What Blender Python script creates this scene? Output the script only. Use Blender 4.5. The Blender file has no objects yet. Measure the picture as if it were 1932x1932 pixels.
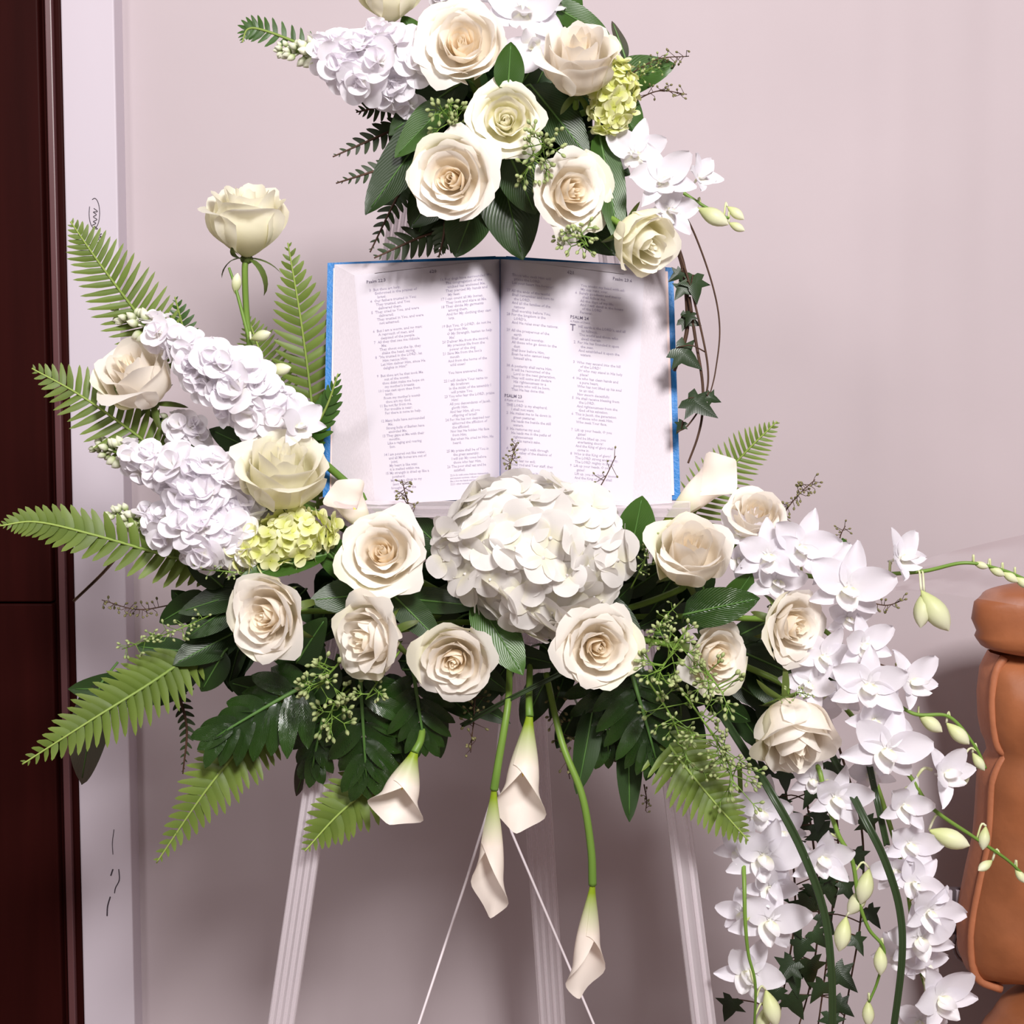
import bpy, math, random
import numpy as np
from mathutils import Vector, Matrix, Quaternion
PI = math.pi
scene = bpy.context.scene
COL = scene.collection
# ------------------------------------------------------------------ camera
CAM = Vector((0.0, -1.2, 1.28)); PITCH = math.radians(4.0); FPX = 2500.0
cd = bpy.data.cameras.new('camera'); cam = bpy.data.objects.new('camera', cd); COL.objects.link(cam)
cam.location = CAM; cam.rotation_euler = (PI/2 - PITCH, 0, 0)
cd.sensor_width = 36.0; cd.lens = 36.0*FPX/1932.0; cd.clip_start = 0.02
scene.camera = cam
# ------------------------------------------------------------------ world, lights, exposure
wd = bpy.data.worlds.new('room_air'); scene.world = wd; wd.use_nodes = True
wd.node_tree.nodes['Background'].inputs[0].default_value = (1.0, 0.81, 0.79, 1)
wd.node_tree.nodes['Background'].inputs[1].default_value = 0.23
def area(name, loc, target, size, power, col, sy=None):
    l = bpy.data.lights.new(name, 'AREA'); l.energy = power; l.color = col; l.size = size
    if sy: l.shape = 'RECTANGLE'; l.size_y = sy
    o = bpy.data.objects.new(name, l); COL.objects.link(o); o.location = loc
    o.rotation_euler = (Vector(target)-Vector(loc)).to_track_quat('-Z', 'Y').to_euler()
    o['kind'] = 'helper'
    return o
area('ceiling_light_main', (0.50, -1.95, 2.42), (0.0, 0.0, 1.15), 0.42, 65, (1.0, 0.965, 0.955))
area('ceiling_light_room', (-0.95, -1.5, 2.35), (0.0, 0.0, 1.1), 0.3, 9, (1.0, 0.95, 0.96))
vs = scene.view_settings
vs.view_transform = 'Standard'; vs.look = 'None'; vs.gamma = 1.0; vs.use_curve_mapping = False
vs.exposure = 0.14
scene.cycles.max_bounces = 9; scene.cycles.diffuse_bounces = 6; scene.cycles.glossy_bounces = 3; scene.cycles.transparent_max_bounces = 16
# ------------------------------------------------------------------ helpers
FW = Vector((0, math.cos(PITCH), -math.sin(PITCH))); UP = Vector((0, math.sin(PITCH), math.cos(PITCH)))
def at(px, py, Y):                       # the point of the plane y=Y that the photo shows at this pixel
    d = FW + Vector((1,0,0))*((px-966)/FPX) + UP*((966-py)/FPX)
    return CAM + d*((Y-CAM.y)/d.y)
def mpp(Y): return (Y-CAM.y)/FPX         # metres per photo pixel at depth Y
def face(fx, fz): return Vector((fx, -1.0, fz)).normalized()
def srgb(r, g, b):
    f = lambda c: (c/255/12.92 if c/255 <= 0.04045 else ((c/255+0.055)/1.055)**2.4)
    return (f(r), f(g), f(b), 1.0)
def mesh(name, V, F, UV=None, smooth=True):
    me = bpy.data.meshes.new(name); me.from_pydata([tuple(map(float, v)) for v in V], [], F)
    if UV is not None:
        uvl = me.uv_layers.new(name='uv')
        li = np.zeros(len(me.loops), dtype=np.int32); me.loops.foreach_get('vertex_index', li)
        uvl.data.foreach_set('uv', np.asarray(UV, dtype=np.float32)[li].ravel())
    if smooth: me.polygons.foreach_set('use_smooth', [True]*len(me.polygons))
    me.update(); return me
def grid(P):                              # P[nv][nu][3] -> verts, faces, uv
    nv, nu = P.shape[:2]
    F = [(j*nu+i, j*nu+i+1, (j+1)*nu+i+1, (j+1)*nu+i) for j in range(nv-1) for i in range(nu-1)]
    uu, vv = np.meshgrid(np.linspace(0,1,nu), np.linspace(0,1,nv))
    return P.reshape(-1,3), F, np.stack([uu.ravel(), vv.ravel()], 1)
def join(parts):
    V, F, U, n = [], [], [], 0
    for v, f, u in parts:
        V.append(np.asarray(v)); U.append(np.asarray(u)); F += [tuple(i+n for i in q) for q in f]; n += len(v)
    return np.concatenate(V), F, np.concatenate(U)
def obj(name, me, mat, parent=None, M=None):
    o = bpy.data.objects.new(name, me); COL.objects.link(o)
    if me is not None and mat is not None and not me.materials: me.materials.append(mat)
    if parent is not None: o.parent = parent
    if M is not None: o.matrix_basis = M
    return o
def tag(o, label, cat, group=None):
    o['label'] = label; o['category'] = cat
    if group: o['group'] = group
    return o
def thing(name, label, cat, M, group=None):
    o = bpy.data.objects.new(name, None); COL.objects.link(o); o.empty_display_size = 0.02
    o.matrix_basis = M if isinstance(M, Matrix) else Matrix.Translation(M)
    return tag(o, label, cat, group)
def spline(pts, n):
    P = np.array([tuple(p) for p in pts], float)
    if len(P) == 2: return np.array([P[0]+(P[1]-P[0])*t for t in np.linspace(0,1,n)])
    Q = np.vstack([2*P[0]-P[1], P, 2*P[-1]-P[-2]]); out = []
    for t in np.linspace(0, len(P)-1-1e-9, n):
        i = int(t); f = t-i; p0,p1,p2,p3 = Q[i:i+4]
        out.append(0.5*((2*p1)+(-p0+p2)*f+(2*p0-5*p1+4*p2-p3)*f*f+(-p0+3*p1-3*p2+p3)*f**3))
    return np.array(out)
def tube(P, r0, r1=None, seg=6, cap=True):
    P = np.asarray([tuple(p) for p in P], float); n = len(P); r1 = r0 if r1 is None else r1
    T = np.gradient(P, axis=0); T /= np.linalg.norm(T, axis=1)[:,None]+1e-12
    a = np.array([0,0,1.0]) if abs(T[0][2]) < 0.9 else np.array([1.0,0,0]); rings = []
    for i in range(n):
        a = a - T[i]*a.dot(T[i]); a /= np.linalg.norm(a)+1e-12; b = np.cross(T[i], a)
        r = r0+(r1-r0)*i/max(n-1,1)
        rings.append([P[i]+r*(a*math.cos(2*PI*k/seg)+b*math.sin(2*PI*k/seg)) for k in range(seg)])
    V = np.array(rings).reshape(-1,3)
    F = [(i*seg+k, i*seg+(k+1)%seg, (i+1)*seg+(k+1)%seg, (i+1)*seg+k) for i in range(n-1) for k in range(seg)]
    if cap: F += [tuple(range(seg))[::-1], tuple((n-1)*seg+k for k in range(seg))]
    U = np.array([[k/seg, i/max(n-1,1)] for i in range(n) for k in range(seg)])
    return V, F, U
def blob(c, axis, L, R, seg=7, rings=6, pw=0.8):     # a bud or berry: spindle along axis starting at c
    ax = np.array(axis, float); ax /= np.linalg.norm(ax)
    a = np.cross(ax, [0,0,1.0] if abs(ax[2]) < 0.9 else [1.0,0,0]); a /= np.linalg.norm(a); b = np.cross(ax, a)
    V = []; c = np.array(tuple(c), float)
    for i in range(rings):
        t = i/(rings-1); r = R*max(0.02, math.sin(PI*min(1,t**pw*1.0)))**0.75
        V += [c+ax*L*t+r*(a*math.cos(2*PI*k/seg)+b*math.sin(2*PI*k/seg)) for k in range(seg)]
    F = [(i*seg+k, i*seg+(k+1)%seg, (i+1)*seg+(k+1)%seg, (i+1)*seg+k) for i in range(rings-1) for k in range(seg)]
    U = np.array([[k/seg, i/(rings-1)] for i in range(rings) for k in range(seg)])
    return np.array(V), F, U
def box(x0,x1,y0,y1,z0,z1):
    V = [(x,y,z) for x in (x0,x1) for y in (y0,y1) for z in (z0,z1)]
    F = [(0,1,3,2),(4,6,7,5),(0,4,5,1),(2,3,7,6),(0,2,6,4),(1,5,7,3)]
    return np.array(V, float), F, np.zeros((8,2))
def bevel(o, w, n=2):
    m = o.modifiers.new('edge', 'BEVEL'); m.width = w; m.segments = n; m.limit_method = 'ANGLE'
def along(p, z, up=None):                # frame at p with +Z along z
    q = Vector(z).normalized().to_track_quat('Z', 'Y'); return Matrix.Translation(Vector(p)) @ q.to_matrix().to_4x4()
def frame(p, y, nrm):                    # frame at p, +Y along y, +Z near nrm
    y = Vector(y).normalized(); n = Vector(nrm); n = (n-y*n.dot(y)).normalized(); x = y.cross(n)
    return Matrix(((x.x,y.x,n.x,p[0]),(x.y,y.y,n.y,p[1]),(x.z,y.z,n.z,p[2]),(0,0,0,1)))
def loc(P, M):
    I = M.inverted(); return [I @ Vector(tuple(p)) for p in P]
# ------------------------------------------------------------------ materials
def nodes(name):
    m = bpy.data.materials.new(name); m.use_nodes = True; nt = m.node_tree
    return m, nt, nt.nodes['Principled BSDF'], nt.nodes['Material Output']
def N(nt, t, **kw):
    n = nt.nodes.new(t)
    for k, v in kw.items(): setattr(n, k, v)
    return n
def soft(name, c0, c1, transl=0.3, rough=0.5, spec=0.3, jitter=0.12, pos=(0.0,1.0), bump=0.0, vein=0.0, noise=0.0, nscale=120, wet=0.0):
    """petals and leaves: colour runs from the base c0 to the tip c1, each piece a little lighter or darker"""
    m, nt, b, out = nodes(name); L = nt.links.new
    uv = N(nt,'ShaderNodeUVMap'); uv.uv_map = 'uv'; sep = N(nt,'ShaderNodeSeparateXYZ'); L(uv.outputs[0], sep.inputs[0])
    rp = N(nt,'ShaderNodeValToRGB'); rp.color_ramp.elements[0].position = pos[0]; rp.color_ramp.elements[1].position = pos[1]
    rp.color_ramp.elements[0].color = c0; rp.color_ramp.elements[1].color = c1; L(sep.outputs[1], rp.inputs[0])
    oi = N(nt,'ShaderNodeObjectInfo'); mr = N(nt,'ShaderNodeMapRange'); mr.inputs[3].default_value = 1-jitter; mr.inputs[4].default_value = 1+jitter*0.6
    L(oi.outputs['Random'], mr.inputs[0])
    hs = N(nt,'ShaderNodeHueSaturation'); L(rp.outputs[0], hs.inputs['Color']); L(mr.outputs[0], hs.inputs['Value'])
    col = hs.outputs[0]
    tc = N(nt,'ShaderNodeTexCoord')
    if noise:
        nz = N(nt,'ShaderNodeTexNoise'); nz.inputs['Scale'].default_value = nscale; L(tc.outputs['Object'], nz.inputs['Vector'])
        m2 = N(nt,'ShaderNodeMapRange'); m2.inputs[3].default_value = 1-noise; m2.inputs[4].default_value = 1+noise; L(nz.outputs[0], m2.inputs[0])
        h2 = N(nt,'ShaderNodeHueSaturation'); L(col, h2.inputs['Color']); L(m2.outputs[0], h2.inputs['Value']); col = h2.outputs[0]
    L(col, b.inputs['Base Color']); b.inputs['Roughness'].default_value = rough; b.inputs['Specular IOR Level'].default_value = spec
    if bump or vein:
        bp = N(nt,'ShaderNodeBump'); bp.inputs['Distance'].default_value = 0.0012
        if vein:                              # side veins that leave the midrib at a slant
            a = N(nt,'ShaderNodeMath', operation='SUBTRACT'); a.inputs[1].default_value = 0.5; L(sep.outputs[0], a.inputs[0])
            a2 = N(nt,'ShaderNodeMath', operation='ABSOLUTE'); L(a.outputs[0], a2.inputs[0])
            a3 = N(nt,'ShaderNodeMath', operation='SUBTRACT'); L(sep.outputs[1], a3.inputs[0]); L(a2.outputs[0], a3.inputs[1])
            a4 = N(nt,'ShaderNodeMath', operation='MULTIPLY'); a4.inputs[1].default_value = 52.0; L(a3.outputs[0], a4.inputs[0])
            a5 = N(nt,'ShaderNodeMath', operation='SINE'); L(a4.outputs[0], a5.inputs[0])
            a6 = N(nt,'ShaderNodeMath', operation='POWER'); a6.inputs[1].default_value = 6.0
            a7 = N(nt,'ShaderNodeMath', operation='ABSOLUTE'); L(a5.outputs[0], a7.inputs[0]); L(a7.outputs[0], a6.inputs[0])
            hgt = a6.outputs[0]
            if wet:
                nb = N(nt,'ShaderNodeTexNoise'); nb.inputs['Scale'].default_value = 70; L(tc.outputs['Object'], nb.inputs['Vector'])
                wm = N(nt,'ShaderNodeMath', operation='MULTIPLY'); wm.inputs[1].default_value = wet; L(nb.outputs[0], wm.inputs[0])
                wa = N(nt,'ShaderNodeMath', operation='ADD'); L(wm.outputs[0], wa.inputs[0]); L(hgt, wa.inputs[1]); hgt = wa.outputs[0]
            L(hgt, bp.inputs['Height']); bp.inputs['Strength'].default_value = vein; bp.invert = True
        else:
            nb = N(nt,'ShaderNodeTexNoise'); nb.inputs['Scale'].default_value = 220; L(tc.outputs['Object'], nb.inputs['Vector'])
            L(nb.outputs[0], bp.inputs['Height']); bp.inputs['Strength'].default_value = bump
        L(bp.outputs[0], b.inputs['Normal'])
    if transl:
        tr = N(nt,'ShaderNodeBsdfTranslucent'); L(col, tr.inputs[0]); mx = N(nt,'ShaderNodeMixShader'); mx.inputs[0].default_value = transl
        L(b.outputs[0], mx.inputs[1]); L(tr.outputs[0], mx.inputs[2]); L(mx.outputs[0], out.inputs[0])
    return m
def plain(name, c, rough=0.5, spec=0.4, noise=0.0, nscale=30, bump=0.0, bscale=200, stretch=None, coat=0.0, metal=0.0):
    m, nt, b, out = nodes(name); L = nt.links.new
    b.inputs['Roughness'].default_value = rough; b.inputs['Specular IOR Level'].default_value = spec; b.inputs['Base Color'].default_value = c
    b.inputs['Coat Weight'].default_value = coat; b.inputs['Metallic'].default_value = metal
    tc = N(nt,'ShaderNodeTexCoord'); src = tc.outputs['Object']
    if stretch:
        mp = N(nt,'ShaderNodeMapping'); mp.inputs['Scale'].default_value = stretch; L(src, mp.inputs[0]); src = mp.outputs[0]
    if noise:
        nz = N(nt,'ShaderNodeTexNoise'); nz.inputs['Scale'].default_value = nscale; nz.inputs['Detail'].default_value = 5; L(src, nz.inputs['Vector'])
        mr = N(nt,'ShaderNodeMapRange'); mr.inputs[1].default_value = 0.3; mr.inputs[2].default_value = 0.7
        mr.inputs[3].default_value = 1-noise; mr.inputs[4].default_value = 1+noise; L(nz.outputs[0], mr.inputs[0])
        hs = N(nt,'ShaderNodeHueSaturation'); hs.inputs['Color'].default_value = c; L(mr.outputs[0], hs.inputs['Value']); L(hs.outputs[0], b.inputs['Base Color'])
    if bump:
        nb = N(nt,'ShaderNodeTexNoise'); nb.inputs['Scale'].default_value = bscale; nb.inputs['Detail'].default_value = 4; L(src, nb.inputs['Vector'])
        bp = N(nt,'ShaderNodeBump'); bp.inputs['Strength'].default_value = bump; bp.inputs['Distance'].default_value = 0.002
        L(nb.outputs[0], bp.inputs['Height']); L(bp.outputs[0], b.inputs['Normal'])
    return m
def clear(name, tint, fac, rough):           # clear plastic: mostly see-through, with a gloss
    m, nt, b, out = nodes(name); L = nt.links.new
    b.inputs['Base Color'].default_value = tint; b.inputs['Roughness'].default_value = rough; b.inputs['Specular IOR Level'].default_value = 0.8
    t = N(nt,'ShaderNodeBsdfTransparent'); t.inputs[0].default_value = (0.97,0.95,0.96,1)
    lw = N(nt,'ShaderNodeLayerWeight'); lw.inputs[0].default_value = 0.35
    mr = N(nt,'ShaderNodeMapRange'); mr.inputs[3].default_value = fac; mr.inputs[4].default_value = min(1, fac*4+0.02); L(lw.outputs['Facing'], mr.inputs[0])
    mx = N(nt,'ShaderNodeMixShader'); L(mr.outputs[0], mx.inputs[0]); L(t.outputs[0], mx.inputs[1]); L(b.outputs[0], mx.inputs[2]); L(mx.outputs[0], out.inputs[0])
    return m
M_ = {}
M_['wall'] = plain('wall_paint', srgb(196,184,188), 0.85, 0.2, noise=0.035, nscale=3.0, bump=0.05, bscale=90)
M_['trim'] = plain('primed_board', srgb(212,203,213), 0.6, 0.3, noise=0.03, nscale=4, stretch=(1,1,0.15))
M_['floor'] = plain('floor_vinyl', srgb(120,100,90), 0.5, 0.4, noise=0.1, nscale=6)
M_['cabinet'] = plain('dark_stain', srgb(44,11,9), 0.55, 0.06, noise=0.15, nscale=8, stretch=(6,1,0.4))
M_['cabinet_edge'] = plain('dark_edge_band', srgb(96,60,62), 0.35, 0.5)
M_['pencil'] = plain('pencil', srgb(70,62,70), 0.8, 0.1)
M_['leather'] = plain('tan_leather', srgb(160,98,62), 0.42, 0.45, noise=0.2, nscale=16, bump=0.5, bscale=38)
M_['leather_edge'] = plain('tan_leather_gusset', srgb(178,112,78), 0.5, 0.4, noise=0.1, nscale=30, bump=0.3, bscale=120)
M_['acrylic'] = clear('clear_acrylic', (0.93,0.88,0.91,1), 0.2, 0.12)
M_['film'] = clear('clear_film', (0.97,0.96,0.97,1), 0.03, 0.05)
M_['cord'] = plain('white_cord', srgb(232,222,226), 0.7, 0.2)
M_['foam'] = plain('floral_foam', srgb(18,34,16), 0.95, 0.05, noise=0.2, nscale=60)
M_['metal'] = plain('grey_metal', srgb(120,110,115), 0.35, 0.5, metal=0.6)
M_['rose'] = soft('rose_cream', srgb(251,241,222), srgb(253,248,240), 0.42, 0.55, 0.2, 0.05, (0.05,0.75), bump=0.06)
M_['rose_warm'] = soft('rose_warm', srgb(252,232,200), srgb(253,245,230), 0.42, 0.55, 0.2, 0.05, (0.1,0.9), bump=0.06)
M_['rose_lemon'] = soft('rose_lemon', srgb(246,243,204), srgb(252,249,234), 0.42, 0.55, 0.2, 0.05, (0.05,0.85), bump=0.06)
M_['guard'] = soft('rose_guard_petal', srgb(226,228,176), srgb(250,246,226), 0.3, 0.55, 0.2, 0.06, (0.0,0.9), bump=0.08)
M_['hyd'] = soft('hydrangea_white', srgb(240,237,216), srgb(241,238,235), 0.4, 0.55, 0.25, 0.05, (0.0,0.5), bump=0.05)
M_['hyd_core'] = plain('hydrangea_core', srgb(222,222,170), 0.7, 0.2, noise=0.15, nscale=60)
M_['hydg'] = soft('hydrangea_green', srgb(214,220,110), srgb(246,246,202), 0.3, 0.55, 0.25, 0.14, (0.0,0.9))
M_['stock'] = soft('stock_white', srgb(248,246,238), srgb(250,247,252), 0.4, 0.5, 0.25, 0.05, (0.0,0.5))
M_['stockbud'] = soft('stock_bud', srgb(140,160,80), srgb(236,238,214), 0.2, 0.5, 0.3, 0.1, (0.05,0.6))
M_['orchid'] = soft('orchid_white', srgb(236,234,236), srgb(240,237,244), 0.36, 0.5, 0.25, 0.03, (0.0,0.4))
M_['orchid_lip'] = soft('orchid_lip', srgb(240,240,205), srgb(249,247,250), 0.34, 0.5, 0.25, 0.03, (0.0,0.6))
M_['bud'] = soft('orchid_bud', srgb(206,216,142), srgb(240,240,212), 0.25, 0.45, 0.35, 0.06, (0.0,0.9))
M_['calla'] = soft('calla_cream', srgb(150,176,40), srgb(251,241,230), 0.3, 0.45, 0.35, 0.02, (0.06,0.42))
M_['spadix'] = plain('spadix', srgb(236,206,90), 0.7, 0.2, bump=0.4, bscale=600)
M_['stem'] = soft('flower_stem', srgb(120,150,62), srgb(96,130,50), 0.0, 0.45, 0.4, 0.1)
M_['darkstem'] = plain('brown_stem', srgb(74,52,38), 0.6, 0.3, noise=0.2, nscale=80)
M_['sepal'] = soft('sepal', srgb(96,120,54), srgb(78,84,40), 0.1, 0.5, 0.3, 0.1)
M_['fern'] = soft('fern_light', srgb(98,120,48), srgb(122,142,64), 0.3, 0.45, 0.35, 0.14, noise=0.1, nscale=60)
M_['fernd'] = soft('fern_dark', srgb(44,62,32), srgb(50,60,36), 0.12, 0.5, 0.3, 0.15)
M_['fernrib'] = soft('fern_rachis', srgb(120,146,70), srgb(150,170,84), 0.0, 0.5, 0.3)
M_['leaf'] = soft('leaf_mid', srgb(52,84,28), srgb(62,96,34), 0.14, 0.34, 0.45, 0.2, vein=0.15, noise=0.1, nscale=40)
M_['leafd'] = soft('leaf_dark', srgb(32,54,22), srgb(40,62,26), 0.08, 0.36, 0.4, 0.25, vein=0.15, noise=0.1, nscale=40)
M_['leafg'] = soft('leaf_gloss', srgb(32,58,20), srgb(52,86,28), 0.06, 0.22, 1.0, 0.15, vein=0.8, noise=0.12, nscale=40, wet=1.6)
M_['leafr'] = soft('leaf_olive', srgb(58,66,50), srgb(84,78,66), 0.15, 0.5, 0.3, 0.1, vein=0.2)
M_['midrib'] = soft('leaf_midrib', srgb(84,118,58), srgb(70,108,48), 0.0, 0.4, 0.4)
M_['ivy'] = soft('ivy_leaf', srgb(44,62,36), srgb(36,52,28), 0.08, 0.35, 0.45, 0.25, vein=0.2)
M_['berry'] = soft('seed_berry', srgb(120,140,80), srgb(176,186,130), 0.1, 0.5, 0.3, 0.1)
M_['berryd'] = soft('seed_berry_brown', srgb(96,96,58), srgb(130,122,84), 0.1, 0.5, 0.3, 0.1)
M_['grassblade'] = soft('lily_grass', srgb(44,62,34), srgb(52,70,40), 0.1, 0.4, 0.45)
M_['cover'] = plain('blue_cover', srgb(14,108,176), 0.45, 0.4, noise=0.12, nscale=160, bump=0.3, bscale=400)
M_['paper'] = plain('bible_paper', srgb(206,200,209), 0.7, 0.2)
M_['edge'] = plain('page_edges', srgb(204,196,203), 0.75, 0.2, noise=0.08, nscale=40, stretch=(60,60,0.6))
M_['endpaper'] = plain('endpaper', srgb(232,208,206), 0.7, 0.2)
M_['ink'] = plain('ink', srgb(172,164,184), 0.9, 0.05)
M_['inkbold'] = plain('ink_bold', srgb(112,104,124), 0.9, 0.05)
# ------------------------------------------------------------------ the setting
YW = 0.46
def struct(name, g, mat, smooth=False, parent=None):
    o = obj(name, mesh(name, *g, smooth=smooth), mat, parent)
    if parent is None: o['kind'] = 'structure'
    return o
# back wall: skim-coated, running into soft vertical ripples towards the right
XW0 = at(118,960,YW).x
xs = np.linspace(XW0, 1.8, 240); zs = np.linspace(0, 2.75, 12); P = np.zeros((12,240,3))
for j, z in enumerate(zs):
    for i, x in enumerate(xs):
        k = min(1, max(0, (x-0.15)/0.3)); fade = min(1, max(0.25, (z-0.75)/0.7))
        w = 0.0035*k*fade*(math.sin(x*34+0.9*math.sin(z*1.3))+0.6*math.sin(x*71+1.7+z*0.8)+0.5*math.sin(x*19+z*1.1))
        P[j,i] = (x, YW+w*1.0, z)
struct('wall_back', grid(P), M_['wall'], True)
struct('floor', box(-1.6,1.8,-2.2,YW,-0.05,0), M_['floor'])
# primed board standing in the corner with pencil marks
a0, a1 = at(136,960,0.425).x, at(234,960,0.425).x
tr = struct('trim_1', box(a0, a1, 0.425, 0.47, 0, 2.6), M_['trim']); bevel(tr, 0.002)
tr['label'] = 'pale primed board with pencil marks between dark cabinet and wall'
def pencil(pts, r=0.0006):
    Q = [at(x, y, 0.4245) for x, y in pts]
    obj('pencil_mark', mesh('pencil_mark', *tube(spline(Q, len(pts)*4), r, seg=4)), M_['pencil'], tr)
pencil([(178+10*math.cos(t)*1.0, 402+28*math.sin(t)) for t in np.linspace(-2.0,3.6,12)], 0.0004)
pencil([(174,425),(181,421),(176,418),(183,414),(176,409),(182,405),(176,400),(184,399),(177,393)], 0.0004)
pencil([(178,426),(184,432),(175,430)], 0.0004)
pencil([(168,462),(175,460),(170,466)], 0.0004); pencil([(174,456),(178,452)], 0.0004)
pencil([(184,466),(192,462),(184,458),(193,455),(185,451),(191,446),(184,444),(192,441)], 0.0005)
pencil([(215,1565),(212,1590),(213,1612)], 0.0004); pencil([(213,1640),(209,1652)], 0.0008)
pencil([(224,1640),(225,1660),(218,1675),(216,1685)], 0.0006); pencil([(208,1692),(203,1710),(202,1728)], 0.0008)
# dark cabinet built into the wall at the left: its fronts stand a little proud of the board
YD = 0.418
cx1 = at(134,960,YD).x
cab = thing('built_in_cabinet', 'tall dark brown wooden cabinet cut off by the left edge', 'cabinet', Vector((cx1-0.25,0.62,0)))
def cpart(name, x0,x1,y0,y1,z0,z1, mat, bv=0.002):
    L = cab.location; o = obj(name, mesh(name, *box(x0-L.x,x1-L.x,y0-L.y,y1-L.y,z0,z1), smooth=False), mat, cab); bevel(o, bv); return o
zs_ = at(60,1135,YD).z
cpart('body', cx1-0.9, cx1-0.001, YD+0.006, 0.82, 0, 2.6, M_['cabinet'])
cpart('lower_door', cx1-0.9, cx1-0.022, YD-0.012, YD+0.0055, 0.08, zs_-0.0012, M_['cabinet'])
cpart('upper_door', cx1-0.9, cx1-0.022, YD-0.012, YD+0.0055, zs_+0.0012, 2.58, M_['cabinet'])
cpart('edge_strip', cx1-0.0165, cx1-0.0085, YD-0.004, YD+0.0058, 0, 2.6, M_['cabinet_edge'], 0.0012)
# ------------------------------------------------------------------ tan leather chair at the right
def pillow(x0,x1,z0,z1,y0,y1,pw=4.0,nu=22,nv=26,puff=0.35,seed=0,amp=0.016):
    """a stuffed leather cushion: rounded box, fuller in the middle, with puckers along its rim"""
    r = random.Random(seed); ph = [r.uniform(0,6.28) for _ in range(6)]
    V=[];U=[]
    for j in range(nv+1):
        la = -PI/2+PI*j/nv
        for i in range(nu*2):
            lo = 2*PI*i/(nu*2)
            c = lambda a,e: math.copysign(abs(math.cos(a))**e, math.cos(a)); s = lambda a,e: math.copysign(abs(math.sin(a))**e, math.sin(a))
            e = 2/pw
            x = c(la,0.55)*c(lo,e); z = c(la,0.55)*s(lo,e); y = s(la,0.9)
            rim = max(abs(x),abs(z))
            dent = amp*(math.sin(z*9+ph[0])+math.sin(x*11+z*5+ph[1])+0.7*math.sin(z*23+ph[2]))*min(1,rim**4)
            V.append(((x0+x1)/2+(x1-x0)/2*x*(1+dent), (y0+y1)/2+(y1-y0)/2*y, (z0+z1)/2+(z1-z0)/2*z*(1+dent*0.6))); U.append((i/(nu*2), j/nv))
    n2 = nu*2
    F = [(j*n2+i, j*n2+(i+1)%n2, (j+1)*n2+(i+1)%n2, (j+1)*n2+i) for j in range(nv) for i in range(n2)]
    return np.array(V), F, np.array(U)
YC = 0.24
ch = thing('leather_chair', 'tan leather cushioned chair cut off by the right edge', 'chair', Vector((at(1932,1500,YC).x+0.25, YC+0.05, 0)))
def chp(name, g, mat): return obj(name, mesh(name, np.asarray(g[0])-np.array(tuple(ch.location)), g[1], g[2]), mat, ch)
def zpx(y): return at(1900,y,YC).z
def xpx(x,y=1500): return at(x,y,YC).x
RX = xpx(1932)+0.5
chp('top_cushion', pillow(xpx(1832), RX, zpx(1248), zpx(1092), YC-0.05, YC+0.06, 4.2, nu=40, nv=40, seed=1, amp=0.007), M_['leather'])
# back panel between its seams: an outline that swells and narrows
def panel(edge, y0, y1, depth, name, seed):
    r = random.Random(seed); nv, nu = 40, 18; P = np.zeros((nv,nu,3)); B = np.zeros((nv,nu,3))
    ys = [e[1] for e in edge]; exs = [e[0] for e in edge]
    for j in range(nv):
        py = edge[0][1]+(edge[-1][1]-edge[0][1])*j/(nv-1); x0 = xpx(np.interp(py, ys, exs), py); z = zpx(py)
        t = j/(nv-1); fz = (1-(2*t-1)**6)
        for i in range(nu):
            u = i/(nu-1); x = x0+(RX-x0)*u**1.6
            fx = min(1, ((x-x0)/0.05))**0.45*min(1, max(0,(RX-x)/0.05))**0.5 if u not in (0,1) else 0
            wr = 0.004*math.sin(z*70+x*40)*math.exp(-((x-x0-0.02)/0.03)**2)
            P[j,i] = (x, y0-(depth+wr)*fx*max(fz,0)**0.5, z); B[j,i] = (x, y1, z)
    ga, gb = grid(P), grid(B[:, ::-1]); side = np.stack([B[:,0], B[:,0]*.5+P[:,0]*.5+np.array([-.004,0,0]), P[:,0]], 1)
    return join([ga, gb]), grid(side)
edge = [(1878,1240),(1862,1270),(1856,1320),(1858,1370),(1866,1410),(1880,1425),(1868,1445),(1856,1480),(1852,1550),(1848,1600),(1834,1660),(1822,1720),(1816,1770),(1818,1820),(1832,1850),(1872,1866)]
edge = [(x+16, y) for x, y in edge]
body, side = panel(edge, YC+0.012, YC+0.05, 0.05, 'back_panel', 3)
chp('back_panel', body, M_['leather']); chp('gusset', side, M_['leather_edge'])
Q = spline([at(x+1, y, YC+0.006) for x, y in edge], 60); chp('piping', tube(Q, 0.0048, seg=8), M_['leather_edge'])
chp('lower_cushion', pillow(xpx(1872,1900), RX, zpx(2250), zpx(1838), YC-0.09, YC+0.1, 4, nu=40, nv=40, seed=5), M_['leather'])
chp('seat', pillow(xpx(1850,1900), RX+0.02, 0.28, 0.47, YC-0.55, YC+0.08, 6, seed=7), M_['leather'])
for lx in (xpx(1900), RX-0.06):
    for ly in (YC-0.48, YC+0.04): chp('leg', tube([(lx,ly,0),(lx,ly,0.3)], 0.016, 0.024, 8), M_['cabinet'])
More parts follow.
